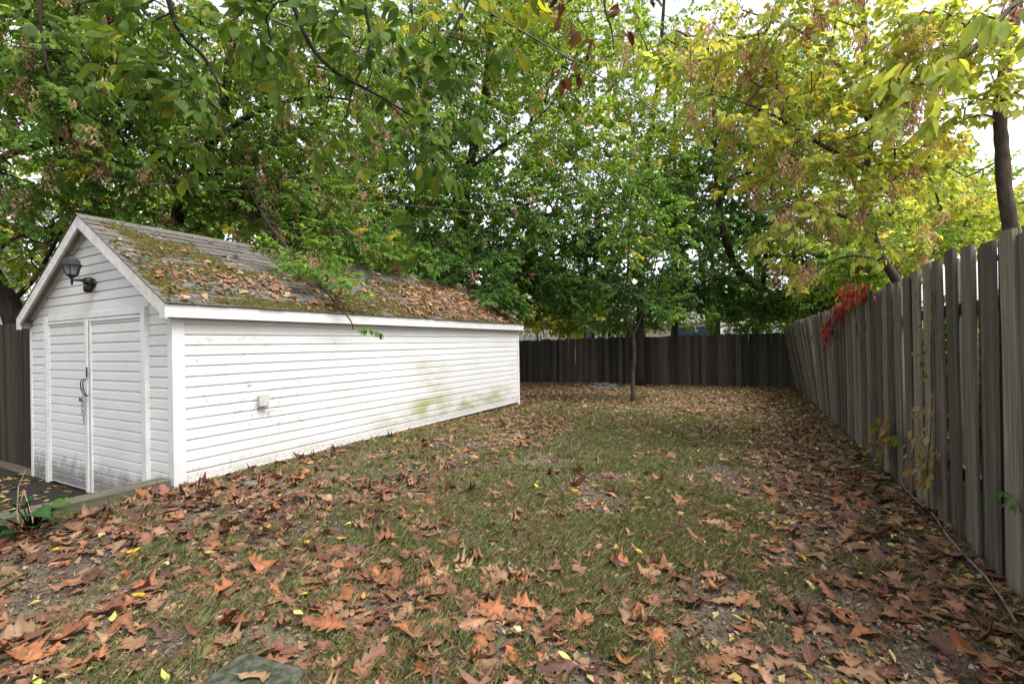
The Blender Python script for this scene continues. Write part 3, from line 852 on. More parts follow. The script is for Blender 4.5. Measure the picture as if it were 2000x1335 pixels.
for i in range(16):
    sel = rest[i::16]
    TV, TF = oakT[i]
    v, f = inst(TV, TF, R[sel], op[sel], size[sel])
    c = np.array(OAKCOL)[rng.integers(0, 8, len(sel))] * rng.uniform(.65, 1.3, (len(sel), 1))
    Vs.append(v); Fs.append(f + off); Cs.append((c[:, None] * oak_shade(len(TV), i)[None]).reshape(-1, 3)); off += len(v)
tag(obj("oak_leaf_litter", poly_mesh("oak_leaf_litter", np.concatenate(Vs), np.concatenate(Fs), LITTER, np.concatenate(Cs))), "scattered brown oak leaf litter spread over the yard", "leaf litter", None, "stuff")

# ---- small leaflets: yellow and tan, thick towards the rear and the fence
def small_dens(x, y, d):
    c = .30 + .70 * sstep(5.0, 10.0, y) + .75 * sstep(-.7, .2, x) + .6 * sstep(1.0, .6, np.hypot((x + 3.3) / 1.1, (y - 6.6) / 1.3)) + .5 * sstep(.6, .1, x + 4.9)
    return np.clip(c * (.35 + .65 * sstep(.35, .6, fbm(x, y, 1.2, 63))), 0, 1)
ns = 44000
sp_ = lawn_pts(ns, 16.4, small_dens)
_, _, sd = to_px(sp_)
ssz = rng.uniform(.03, .075, ns) * np.where(sd < 5, .8, 1.05)
st = rng.normal(0, .35, (ns, 2))
R2 = rot_zxy(rng.uniform(0, 2 * PI, ns), st[:, 0], st[:, 1])
sp_[:, 2] += .006 + rng.uniform(0, .015, ns) + np.abs(st[:, 0]) * ssz * .15
pal = np.array([(.33, .24, .09), (.27, .16, .08), (.22, .115, .06), (.36, .27, .13), (.42, .30, .05), (.17, .09, .055), (.30, .14, .09), (.40, .33, .20)])
w_ = np.array([.24, .2, .16, .12, .12, .10, .04, .04])
sc_ = pal[rng.choice(8, ns, p=w_ / w_.sum())] * rng.uniform(.45, 1.1, (ns, 1))
v, f = inst(RH_V * np.array([1, 1.2, 1.6], np.float32), RH_F, R2, sp_, ssz)
tag(obj("leaflet_litter", poly_mesh("leaflet_litter", v, f, LITTER, np.repeat(sc_, 4, 0))), "carpet of small tan and yellow fallen leaflets", "leaf litter", None, "stuff")

nf = 48000
fp = lawn_pts(nf, 9, lambda x, y, d: np.clip(2.4 / d, 0, 1) ** 1.4 * (.35 + .65 * (1 - grass_cover(x, y))))
ft = rng.normal(0, .5, (nf, 2)); fp[:, 2] += .004 + rng.uniform(0, .008, nf)
fc = np.array([(.20, .13, .075), (.13, .08, .05), (.28, .20, .12), (.09, .06, .04), (.17, .09, .06)])[rng.integers(0, 5, nf)] * rng.uniform(.6, 1.3, (nf, 1))
v, f = inst(RH_V * np.array([1, .8, 1.5], np.float32), RH_F, rot_zxy(rng.uniform(0, 2 * PI, nf), ft[:, 0], ft[:, 1]), fp, rng.uniform(.009, .036, nf))
tag(obj("debris_litter", poly_mesh("debris_litter", v, f, LITTER, np.repeat(fc, 4, 0))), "fine crumbs of broken brown leaf and straw on the soil", "leaf litter", None, "stuff")
# ---- conspicuous yellow leaves, one object each
ym = []
for i, c in enumerate([(.50, .36, .03), (.48, .40, .14), (.42, .30, .02), (.52, .46, .24), (.33, .36, .08)]):
    TV, TF = ovate_leaf(40 + i, .1, .05 if i % 2 else -.1, False)
    ym.append(poly_mesh("yellow_leaf", TV - np.array([.5, 0, 0], np.float32), TF, LITTER, np.tile(np.array(c), (len(TV), 1)), smooth=True))
yp = lawn_pts(70, 7, lambda x, y, d: np.clip(2.4 / d, 0, 1) ** 1.3 * np.ones_like(x))
for i, p in enumerate(yp):
    s = random.uniform(.05, .085)
    o = obj("yellow_leaf", ym[i % 5], None, (p[0], p[1], p[2] + .035), (random.gauss(0, .3), random.gauss(0, .3), random.uniform(0, 6.3)), (s, s, s))
    tag(o, "small " + ("golden", "cream yellow", "deep yellow", "pale cream", "greenish yellow")[i % 5] + " oval leaf " + ("on the path near the side fence" if p[0] > -.1 else "near the shed side of the lawn" if p[0] < -2.6 else "on the middle of the lawn"), "leaf", "fallen yellow leaves")

# ---- litter on the driveway pad
nd_ = 260
dp = np.stack([rng.uniform(-8.6, -5.15, nd_), 2.36 - np.abs(rng.normal(0, .7, nd_)), np.full(nd_, -.268)], 1)
v, f = inst(RH_V * np.array([1, 1.3, 1.5], np.float32), RH_F, rot_zxy(rng.uniform(0, 6.3, nd_), rng.normal(0, .2, nd_), rng.normal(0, .2, nd_)), dp, rng.uniform(.05, .11, nd_))
tag(obj("driveway_leaf_litter", poly_mesh("driveway_leaf_litter", v, f, LITTER, np.repeat(pal[rng.integers(0, 8, nd_)] * .75, 4, 0))), "few damp yellow and brown leaves on the asphalt pad", "leaf litter", None, "stuff")

# ---- moss and leaves on the roof
def roof_frame():
    a = np.array(slope_pt(0, 0, 0)); b = np.array(slope_pt(1, 0, 0)); up_ = np.array(slope_pt(0, 0, 1)) - a
    return a, b - a, np.array([0, 1.0, 0]), up_
RA, RS_, RY_, RU_ = roof_frame()
RB = np.stack([RY_, RS_, RU_], 1)               # local x along ridge, y up the slope, z out
def roof_pts(n, dens):
    out = []; t = 0
    while t < n:
        s = rng.uniform(0, SLEN - .02, 20000); y = rng.uniform(YF + .03, YB - .02, 20000)
        ok = rng.random(20000) < dens(s, y); q = np.stack([s[ok], y[ok]], 1); out.append(q); t += len(q)
    return np.concatenate(out)[:n]
def moss_d(s, y):
    band = np.exp(-((s - (1.75 - (y - 2.3) * .85)) / .28) ** 2) * sstep(2.35, 2.6, y) * sstep(5.2, 3.6, y)
    low = sstep(.75, .1, s) * (sstep(6.5, 3.5, y) + .35)
    row = .45 + .55 * sstep(.5, .9, 1 - np.abs(((s + .02) / .13) % 1 - .5) * 2 + .35)
    return np.clip(((band * 1.1 + low) * sstep(.40, .60, fbm(s * 1.6, y, 2.1, 131)) + .14 * sstep(.48, .68, fbm(s * 2, y, 1.6, 171))) * row, 0, 1)
nm = 24000
mp_ = roof_pts(nm, moss_d)
mc = np.array([(.058, .058, .014), (.045, .046, .012), (.080, .066, .022), (.050, .036, .018)])[rng.integers(0, 4, nm)] * rng.uniform(.6, 1.4, (nm, 1))
T = RA + mp_[:, :1] * RS_ + np.array([0, 1.0, 0]) * mp_[:, 1:] + RU_ * .008
TV = np.array([(1, 0, 0), (.3, .9, 0), (-.8, .6, 0), (-.8, -.6, 0), (.3, -.9, 0), (0, 0, .8)], np.float32); TF = np.array([(0, 1, 5), (1, 2, 5), (2, 3, 5), (3, 4, 5), (4, 0, 5)])
v, f = inst(TV, TF, RB[None] @ rot_zxy(rng.uniform(0, 6.3, nm), rng.normal(0, .15, nm), rng.normal(0, .15, nm)), T, rng.uniform(.008, .026, nm))
tag(obj("roof_moss", poly_mesh("roof_moss", v, f, MOSSM, np.repeat(mc, 6, 0))), "olive green moss cushions growing on the shed shingles", "moss", None, "stuff")
def rl_d(s, y):
    c = .06 + .16 * sstep(1.3, .7, s) + .9 * sstep(5.2, 8.0, y) * sstep(1.95, 1.2, s) + .6 * np.exp(-((s - .55) / .3) ** 2) * sstep(2.6, 3.3, y) + .35 * sstep(4.5, 6, y) * sstep(1.2, .5, s)
    return np.clip(c * (.25 + .75 * sstep(.40, .60, fbm(s, y, 1.7, 151))), 0, 1)
nr = 5200
rp = roof_pts(nr, rl_d)
T = RA + rp[:, :1] * RS_ + np.array([0, 1.0, 0]) * rp[:, 1:] + RU_ * rng.uniform(.02, .045, (nr, 1))
RR = RB[None] @ rot_zxy(rng.uniform(0, 6.3, nr), rng.normal(0, .3, nr), rng.normal(0, .3, nr))
rc_ = np.array([(.23, .125, .065), (.27, .16, .065), (.18, .09, .048), (.25, .10, .05), (.29, .20, .11)])[rng.integers(0, 5, nr)] * rng.uniform(.6, 1.3, (nr, 1))
k1 = 620
Vs, Fs, Cs = [], [], []
TV, TF = oakT[1]
TFt = np.concatenate([TF[:, [0, 1, 2]], TF[:, [0, 2, 3]]])
v, f = inst(TV, TFt, RR[:k1], T[:k1], rng.uniform(.08, .14, k1)); Vs.append(v); Fs.append(f); Cs.append(np.repeat(rc_[:k1], len(TV), 0))
v, f2 = inst(RH_V * np.array([1, 1.2, 1.5], np.float32), RH_F, RR[k1:], T[k1:], rng.uniform(.02, .07, nr - k1)); Fs.append(f2 + len(Vs[0])); Vs.append(v); Cs.append(np.repeat(rc_[k1:], 4, 0))
tag(obj("roof_leaf_litter", poly_mesh("roof_leaf_litter", np.concatenate(Vs), np.concatenate(Fs), LITTER, np.concatenate(Cs))), "drift of orange brown dead leaves lying on the shed roof", "leaf litter", None, "stuff")

# ================================================================ SMALL THINGS ON THE GROUND
def rock(name, c, size, seed, mat, label, cat, group=None, yaw=0.0):
    r = np.random.default_rng(seed)
    V = []; rings = [(-.5, .75), (-.1, 1.0), (.3, .92), (.5, .6)]; n = 9
    rad = r.uniform(.8, 1.15, n)
    for zz, k_ in rings:
        for q in range(n):
            a = 2 * PI * q / n
            V.append((math.cos(a) * rad[q] * k_ * .5 * size[0] * r.uniform(.94, 1.06), math.sin(a) * rad[q] * k_ * .5 * size[1] * r.uniform(.94, 1.06), zz * size[2] + r.uniform(-.04, .04) * size[2]))
    fs = [(i * n + k_, i * n + (k_ + 1) % n, (i + 1) * n + (k_ + 1) % n, (i + 1) * n + k_) for i in range(3) for k_ in range(n)] + [tuple(range(n - 1, -1, -1)), tuple(range(3 * n, 4 * n))]
    o = obj(name, MB().add(V, fs).mesh(name, mat), None, (c[0], c[1], float(gz(c[0], c[1])) + size[2] * .3), (r.normal(0, .1), r.normal(0, .1), yaw))
    return tag(o, label, cat, group)
p = G(490, 950); rock("stone", p, (.17, .11, .07), 3, STONE, "flat grey stone half buried in leaves beside the shed", "stone", None, .3)
p = G(595, 980); rock("dark_clod", p, (.12, .08, .06), 4, CLOD, "small black clod of debris lying on the grass", "clod", None, .8)
p = G(1566, 857); rock("white_stone", p, (.07, .05, .03), 5, WHITEP, "tiny white pebble on the leafy path near the fence", "stone", None, .2)
for i, (px, py, sx_, sy_, sz_) in enumerate([(1157, 760, .34, .22, .14), (1172, 762, .30, .20, .10), (1186, 761, .34, .18, .12), (1200, 763, .42, .16, .10), (1165, 754, .36, .22, .16), (1182, 753, .40, .22, .16), (1196, 755, .36, .2, .14)]):
    rock("fire_ring_stone", G(px, py, -.12), (sx_, sy_, sz_), 20 + i, STONE, "grey stone of the old ring by the rear fence", "stone", "stones of the fire ring", i * .7)
# mossy concrete slab
A_, B_ = G(478, 1268, .045), G(603, 1304, .045)
e1 = (B_ - A_); Lw = np.linalg.norm(e1); e1 /= Lw; e2 = np.array([e1[1], -e1[0], 0]); 
sl = MB(); nn = 7
vs = []; fs = []
r_ = random.Random(5)
for zz, ins in ((-.05, 0), (.035, 0), (.045, .012)):
    ring = []
    for (a, b_) in [(i / nn, 0) for i in range(nn)] + [(1, i / nn) for i in range(nn)] + [(1 - i / nn, 1) for i in range(nn)] + [(0, 1 - i / nn) for i in range(nn)]:
        a2 = a * (1 - 2 * ins / Lw) + ins / Lw; b2 = b_ * (1 - 2 * ins / .5) + ins / .5
        q = A_ + e1 * a2 * Lw + e2 * b2 * .5
        vs.append((q[0] + r_.uniform(-.004, .004), q[1] + r_.uniform(-.004, .004), zz))
n = 4 * nn
fs = [(i * n + k_, i * n + (k_ + 1) % n, (i + 1) * n + (k_ + 1) % n, (i + 1) * n + k_) for i in range(2) for k_ in range(n)] + [tuple(range(2 * n, 3 * n))]
tag(obj("concrete_slab", sl.add(vs, fs).mesh("concrete_slab", SLABM)), "mossy grey concrete stepping slab sunk in the lawn", "slab")
o = obj("oak_leaf", variants[15]); c_ = A_ + e1 * .55 * Lw + e2 * .12
o.matrix_world = Matrix.Translation((c_[0], c_[1], .062)) @ Matrix.Rotation(.4, 4, 'Z') @ Matrix.Scale(.13, 4)
tag(o, "russet oak leaf lying on the mossy concrete slab", "leaf")
# stick along the fence
pts = [G(px, py, .03) for px, py in [(1750, 915), (1768, 955), (1800, 985), (1824, 1005), (1850, 1045), (1885, 1085), (1925, 1125), (1955, 1165), (1985, 1215)]]
tag(obj("fallen_stick", MB().tube(pts, [.004, .005, .006, .006, .007, .007, .007, .006, .004], 6).mesh("fallen_stick", BARK_L, True)), "long thin bare stick lying along the foot of the fence", "stick")
# broad leaved plant with dried stalks
pc = G(62, 1046, -.0); 
pl = thing("hosta_plant", "broad leaved green plant with dried flower stalks beside the timber", "plant", (pc[0], pc[1], float(gz(pc[0], pc[1]))))
HC = [(.030, .085, .030), (.050, .110, .034), (.024, .066, .030), (.085, .14, .05)]
for i in range(22):
    a = i * 2.4 + random.uniform(-.3, .3); Lf = random.uniform(.11, .18); rr = random.uniform(.03, .13)
    TV, TF = ovate_leaf(70 + i, .22, .55, False)
    TV = TV * np.array([1, 1.55, 1], np.float32)
    o = obj("leaf", poly_mesh("leaf", TV, TF, LEAF_N, np.tile(np.array(HC[i % 4]), (len(TV), 1)), smooth=True), pl, (math.cos(a) * rr, math.sin(a) * rr, .04 + random.uniform(0, .19)), (random.gauss(0, .25), random.uniform(-.75, -.1), a), (Lf,) * 3)
    obj("leaf_stem", MB().tube([(0, 0, -.02), (math.cos(a) * rr * .6, math.sin(a) * rr * .6, o.location.z * .7), tuple(o.location)], .004, 5).mesh("leaf_stem", LEAF_N), pl)
for k_, (pp, dd) in enumerate((([(38, 1040), (33, 1000), (36, 950), (50, 918)], 0), ([(36, 1030), (38, 990), (46, 958)], .02), ([(68, 1030), (60, 1000), (48, 962), (46, 955)], .03))):
    d0 = to_px(pc)[2][0]
    q = [W(x, y, d0 + dd) - np.array(pl.location) for x, y in pp]
    obj("dried_stalk", MB().tube(q, [.004, .0035, .003, .002][:len(q)], 5).mesh("dried_stalk", STRAW), pl)
# post and cap of the neighbour behind the fence gap
po = thing("white_post", "white post with flat blue grey cap showing above the fence boards", "post", (1.36, 4.12, 0))
pz = (W(1880, 497, np.dot(np.array([1.36, 4.12, 0]) , [-math.sin(YAW), math.cos(YAW), 0])))[2]
obj("shaft", MB().box((-.04, -.04, -.1), (.04, .04, pz - .03)).mesh("shaft", WHITEP), po)
obj("cap", MB().lathe([(.10, -.03), (.115, -.02), (.115, -.004), (.02, .006)], 4).mesh("cap", CAPM), po, (0, 0, pz))

# ================================================================ TREES
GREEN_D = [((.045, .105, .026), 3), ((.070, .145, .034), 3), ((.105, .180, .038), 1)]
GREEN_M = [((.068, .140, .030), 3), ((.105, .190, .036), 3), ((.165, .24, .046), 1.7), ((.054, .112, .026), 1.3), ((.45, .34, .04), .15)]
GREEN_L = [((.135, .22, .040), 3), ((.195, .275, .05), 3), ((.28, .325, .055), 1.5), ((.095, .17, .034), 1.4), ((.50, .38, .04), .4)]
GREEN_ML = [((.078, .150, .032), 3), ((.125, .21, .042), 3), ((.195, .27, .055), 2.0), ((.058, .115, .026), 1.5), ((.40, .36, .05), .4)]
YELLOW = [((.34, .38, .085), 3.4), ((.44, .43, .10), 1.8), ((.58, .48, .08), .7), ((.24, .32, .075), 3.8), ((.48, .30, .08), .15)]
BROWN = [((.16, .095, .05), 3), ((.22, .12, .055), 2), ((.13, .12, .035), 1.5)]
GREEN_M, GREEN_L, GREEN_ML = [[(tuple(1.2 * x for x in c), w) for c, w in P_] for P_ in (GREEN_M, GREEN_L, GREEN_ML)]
SEEDC = np.array([(.56, .37, .25), (.48, .31, .21), (.62, .44, .30), (.42, .26, .17)])
def make_spray(seed, Lsp=.42, pairs=5, k=4, droop=.55):
    r = np.random.default_rng(seed); P, D, N_, S = [], [], [], []
    for i in range(pairs):
        x = Lsp * (i + .7) / pairs
        for sd in (-1, 1):
            if r.random() < .12: continue
            ang = r.uniform(.5, 1.15) * sd; pt = np.array([math.cos(ang), math.sin(ang), r.uniform(-.35, .25)])
            pl_ = r.uniform(.05, .10); base = np.array([x, 0, 0]) + r.normal(0, .008, 3); e = base + pt * pl_
            for q in range(k):
                if q == 0: d = pt.copy(); p0 = e
                else:
                    s2 = 1 if q % 2 else -1; a2 = s2 * r.uniform(.7, 1.2)
                    d = np.array([pt[0] * math.cos(a2) - pt[1] * math.sin(a2), pt[0] * math.sin(a2) + pt[1] * math.cos(a2), pt[2]])
                    p0 = base + pt * pl_ * (.95 - .28 * (q // 2) + .0)
                d[2] -= r.uniform(.2, 1.0) * droop * 1.6
                d /= np.linalg.norm(d)
                nn_ = np.array([0, 0, 1.0]) + r.normal(0, .45, 3); nn_ -= d * nn_.dot(d); nn_ /= np.linalg.norm(nn_)
                P.append(p0); D.append(d); N_.append(nn_); S.append(r.uniform(.75, 1.2) * (1.1 if q == 0 else .9))
    return np.array(P), np.array(D), np.array(N_), np.array(S)
SPR = [make_spray(i) for i in range(10)]
SPR_BIG = [make_spray(30 + i, .75, 7, 5) for i in range(8)]
def limb_nodes(limbs, step=.25):
    P = []
    for pts, r0, r1 in limbs:
        pts = [np.array(p, float) for p in pts]
        for a, b in zip(pts[:-1], pts[1:]):
            m = max(1, int(np.linalg.norm(b - a) / step))
            for q in range(m): P.append(a + (b - a) * q / m)
        P.append(pts[-1])
    return np.array(P)
def smooth_pts(pts, m=4):
    pts = [np.array(p, float) for p in pts]
    if len(pts) < 3: return pts
    out = []
    ext = [2 * pts[0] - pts[1]] + pts + [2 * pts[-1] - pts[-2]]
    for i in range(1, len(ext) - 2):
        p0, p1, p2, p3 = ext[i - 1:i + 3]
        for q in range(m):
            t = q / m
            out.append(.5 * (2 * p1 + (p2 - p0) * t + (2 * p0 - 5 * p1 + 4 * p2 - p3) * t * t + (3 * p1 - p0 - 3 * p2 + p3) * t ** 3))
    out.append(pts[-1])
    return out
def grow(limbs, tips, step=.4, arch=.12, seed=0, minstart=0.0):
    """connect every tip to the nearest branch node; returns node positions, parents, tip node ids"""
    r = np.random.default_rng(seed)
    base = limb_nodes(limbs)
    base = base[base[:, 2] > minstart]
    cap_ = len(base) + len(tips) * 14 + 10
    nodes = np.zeros((cap_, 3)); n = len(base); nodes[:n] = base
    par = np.full(cap_, -1, int)
    d0 = np.array([np.min(((base - t) ** 2).sum(1)) for t in tips])
    tipid = []
    for ti in np.argsort(d0):
        t = tips[ti]
        dd = ((nodes[:n] - t) ** 2).sum(1)
        j = int(np.argmin(dd)); L = math.sqrt(dd[j])
        m = int(np.clip(round(L / step), 1, 12))
        a = nodes[j]; jt = r.normal(0, .10 * L, 3) + np.array([0, 0, arch * L])
        prev = j
        for q in range(1, m + 1):
            f = q / m
            nodes[n] = a + (t - a) * f + jt * math.sin(f * PI); par[n] = prev; prev = n; n += 1
        tipid.append(prev)
    return nodes[:n], par[:n], np.array(tipid), len(base)
def prisms(P0, P1, r0, r1, sides=4):
    t = nrmz(P1 - P0); ref = np.where(np.abs(t[:, 2:]) > .9, np.array([[1., 0, 0]]), np.array([[0, 0, 1.]]))
    a = nrmz(np.cross(t, ref)); b = np.cross(t, a)
    an = np.arange(sides) * 2 * PI / sides
    ring = a[:, None] * np.cos(an)[None, :, None] + b[:, None] * np.sin(an)[None, :, None]
    V = np.concatenate([P0[:, None] + ring * r0[:, None, None], P1[:, None] + ring * r1[:, None, None]], 1)
    k = np.arange(sides); k2 = (k + 1) % sides
    Fq = np.stack([k, k2, k2 + sides, k + sides], 1)
    F_ = Fq[None] + (np.arange(len(P0)) * 2 * sides)[:, None, None]
    return V.reshape(-1, 3), F_.reshape(-1, 4)
def pick(pal_, n, r):
    c = np.array([p[0] for p in pal_]); w = np.array([p[1] for p in pal_], float)
    return c[r.choice(len(c), n, p=w / w.sum())]
def leaf_frames(P0, Dr, sprays, leafL, r, stretch=1.0):
    """one spray per (P0, Dr); returns P, D, N, L and spray index"""
    n = len(P0); a = nrmz(Dr)
    upv = np.array([0, 0, 1.0]) + r.normal(0, .35, (n, 3)); c = nrmz(upv - a * (upv * a).sum(1, keepdims=True)); b = np.cross(c, a)
    Rm = np.stack([a, b, c], 2)
    oP, oD, oN, oL, oI = [], [], [], [], []
    ch = r.integers(0, len(sprays), n)
    for k, (P, D, N_, S) in enumerate(sprays):
        s = np.where(ch == k)[0]
        if not len(s): continue
        sc = r.uniform(.75, 1.25, len(s)) * stretch
        oP.append((np.einsum('nij,vj->nvi', Rm[s] * sc[:, None, None], P) + P0[s][:, None]).reshape(-1, 3))
        D2 = np.einsum('nij,vj->nvi', Rm[s], D).reshape(-1, 3); D2[:, 2] -= .25
        oD.append(nrmz(D2)); oN.append(np.einsum('nij,vj->nvi', Rm[s], N_).reshape(-1, 3))
        oL.append((np.tile(S, (len(s), 1)) * leafL).reshape(-1)); oI.append(np.repeat(s, len(P)))
    P = np.concatenate(oP); D = np.concatenate(oD); N_ = np.concatenate(oN); L = np.concatenate(oL); I = np.concatenate(oI)
    N_ = nrmz(N_ - D * (N_ * D).sum(1, keepdims=True))
    return P, D, N_, L * r.uniform(.7, 1.2, len(L)), I
def frames_R(D, N_): return np.stack([D, np.cross(N_, D), N_], 2)
def blob_tips(blobs, r, dens=1.0, clump=4, tight=.30):
    T = []; PB = []
    for bi, b in enumerate(blobs):
        c, rad, n = np.array(b[0]), np.array(b[1]) * np.ones(3), max(1, int(b[2] * dens))
        nc = max(2, n // clump)
        u = nrmz(r.normal(0, 1, (nc, 3))) * (r.random((nc, 1)) ** .45)
        cc = c + u * rad
        idx = r.integers(0, nc, n)
        t = cc[idx] + r.normal(0, 1, (n, 3)) * rad * tight * np.array([1, 1, .8])
        T.append(t); PB.append(np.full(n, bi))
    return np.concatenate(T), np.concatenate(PB)
LEAFTOT = [0]
def tree(name, label, limbs, blobs, bark, leafL=.10, width=1.0, seeds=0.0, seed=0, sprays=SPR, cat="tree", step=.45, twig_r=.0042, group=None, minz=1.6, keep=None, leaf_mat=None, shape='rh', sides=8, extra=1.0, stretch=1.0, dens=.62):
    r = np.random.default_rng(1000 + seed)
    base = np.array(limbs[0][0][0], float)
    root = thing(name, label, cat, tuple(base), group)
    RL = Vector(root.location)
    sl_ = []
    for i, (pts, r0, r1) in enumerate(limbs):
        sp2 = smooth_pts(pts)
        rad = [r0 + (r1 - r0) * q / (len(sp2) - 1) for q in range(len(sp2))]
        if i == 0 and len(sp2) > 2: rad[0] *= 1.45; rad[1] *= 1.15
        rad = [x * random.uniform(.93, 1.07) for x in rad]
        o = obj("trunk" if i == 0 else "limb", MB().tube(sp2, rad, sides).mesh("trunk" if i == 0 else "limb", bark, True), root); o.location = -RL
        sl_.append((sp2, r0, r1))
    tips, pb = blob_tips(blobs, r, dens)
    tips[:, 2] = np.maximum(tips[:, 2], minz)
    if keep is not None:
        m = keep(tips); tips, pb = tips[m], pb[m]
    nodes, par, tid, nb = grow(sl_, tips, step, seed=seed, minstart=min(minz, 1.5))
    order_ = np.argsort(np.array([0]))
    cnt = np.zeros(len(nodes)); cnt[tid] += 1
    for i in range(len(nodes) - 1, nb - 1, -1): cnt[par[i]] += cnt[i]
    ch = np.arange(nb, len(nodes)); pa = par[ch]
    rad = twig_r * np.maximum(cnt, 1) ** .42
    rp_ = np.where(pa >= nb, rad[pa], rad[ch] * 1.15)
    v, f = prisms(nodes[pa], nodes[ch], np.minimum(rp_, rad[ch] * 1.6), rad[ch], 4)
    o = obj("twigs", poly_mesh("twigs", v, f, bark), root); o.location = -RL; o["kind"] = "stuff"
    # sprays at tips and at some inner twig nodes
    tp = nodes[tid]; tdir = nodes[tid] - nodes[par[tid]]
    blob_of = pb[np.argsort(np.argsort(np.array([0])))] if False else None
    inner = ch[(cnt[ch] < 4)]; inner = inner[r.random(len(inner)) < .35 * extra]
    P0 = np.concatenate([nodes[par[tid]] * .5 + tp * .5, nodes[inner]]); Dr = np.concatenate([nrmz(tdir), nrmz(nodes[inner] - nodes[par[inner]])])
    Dr = Dr + r.normal(0, .45, Dr.shape); Dr[:, 2] -= .15
    bcs = np.array([b[0] for b in blobs])
    bi = np.argmin(((P0[:, None] - bcs[None]) ** 2).sum(2) / np.array([np.mean(np.array(b[1])) for b in blobs])[None] ** 2, 1)
    P, D, N_, L, I = leaf_frames(P0, Dr, sprays, leafL, r, stretch)
    scol = np.zeros((len(P0), 3))
    for k, b in enumerate(blobs):
        m = bi == k
        if m.any(): scol[m] = pick(b[3], m.sum(), r)
    lcol = np.zeros((len(P), 3))
    for k, b in enumerate(blobs):
        m = bi[I] == k
        if m.any(): lcol[m] = pick(b[3], m.sum(), r)
    c = (scol[I] * .55 + lcol * .45) * r.uniform(.7, 1.3, (len(P), 1))
    LEAFTOT[0] += len(P)
    if shape == 'rh':
        v, f = inst(RH_V * np.array([1, width, 1.3], np.float32), RH_F, frames_R(D, N_), P, L); c4 = np.repeat(c, 4, 0)
        o = obj("crown", poly_mesh("crown", v, f, leaf_mat or LEAF, c4), root); o.location = -RL; o["kind"] = "stuff"
    else:
        return_frames = (root, RL, P, D, N_, L, c)
    if seeds > 0:
        ns_ = int(len(tid) * seeds); s_ = r.choice(len(tid), ns_); cl = nodes[tid[s_]]
        mS = r.integers(22, 60, ns_); idx = np.repeat(np.arange(ns_), mS); n = len(idx)
        ln2 = r.uniform(.14, .34, ns_)
        pp = cl[idx] + np.stack([r.normal(0, .045, n), r.normal(0, .045, n), -r.random(n) * ln2[idx]], 1)
        d = nrmz(np.stack([r.normal(0, .5, n), r.normal(0, .5, n), -np.ones(n)], 1)); nn_ = r.normal(0, 1, (n, 3)); nn_ = nrmz(nn_ - d * (nn_ * d).sum(1, keepdims=True))
        v, f = inst(SAM_V, RH_F, frames_R(d, nn_), pp, r.uniform(.045, .075, n) * max(1, leafL / .1))
        o = obj("seed_clusters", poly_mesh("seed_clusters", v, f, SEED, np.repeat(SEEDC[r.integers(0, 4, n)] * r.uniform(.6, 1.25, (n, 1)), 4, 0)), root); o.location = -RL; o["kind"] = "stuff"
    if shape != 'rh': return return_frames
    return root
def Wl(*a): return [W(*p) for p in a]
def ground_at(p): return np.array([p[0], p[1], float(gz(p[0], p[1])) - .05])
def not_in_shed(T):
    """keep foliage above the shed roof and out of its walls"""
    rz = np.where(T[:, 0] > RIDGE_X, EAVE_Z + RSL * (EAVE_X - T[:, 0]), EAVE_Z + RSL * (T[:, 0] - EAVE_XL))
    over = (T[:, 0] < EAVE_X + .1) & (T[:, 0] > EAVE_XL - .1) & (T[:, 1] > YF - .1) & (T[:, 1] < YB + .1)
    return ~(over & (T[:, 2] < rz + .18))

# A: old tree leaning at the left end of the driveway fence
b0 = ground_at(W(62, 860, 8.1))
tree("maple_tree", "old dark leaning maple with reaching limb behind the driveway fence panel",
     [([b0, *Wl((50, 690, 8.0), (18, 595, 7.9), (-40, 500, 7.7), (-75, 380, 7.4), (-70, 200, 7.1), (-50, -60, 6.8), (-40, -300, 6.6))], .20, .08),
      (Wl((-75, 370, 7.4), (10, 305, 7.1), (75, 285, 6.8), (150, 257, 6.9), (250, 207, 7.0), (335, 178, 7.2)), .055, .018),
      (Wl((-30, 520, 7.75), (20, 470, 7.6), (90, 445, 7.2), (140, 440, 7.6)), .03, .01),
      (Wl((-70, 200, 7.1), (60, 120, 6.8), (180, 60, 6.2), (300, 0, 6.2)), .045, .015),
      (Wl((18, 595, 7.9), (70, 540, 8.0), (110, 470, 7.8), (160, 380, 8.2)), .05, .015)],
     [(W(70, 140, 6.5), (1.5, 1.0, 1.2), 330, GREEN_ML), (W(60, 320, 6.6), (1.2, .9, .8), 210, GREEN_M), (W(230, 80, 6.4), (1.5, 1.0, 1.1), 320, GREEN_ML),
      (W(30, 10, 6.3), (1.4, 1, 1.0), 240, GREEN_ML), (W(250, 290, 7.8), (1.3, 1.0, .8), 240, GREEN_ML), (W(90, 450, 8.0), (1.0, .9, .6), 120, GREEN_M), (W(50, 500, 7.6), (.5, .6, .4), 40, GREEN_L)],
     BARK_D, .10, 1.0, .5, 1, keep=not_in_shed, dens=.38)
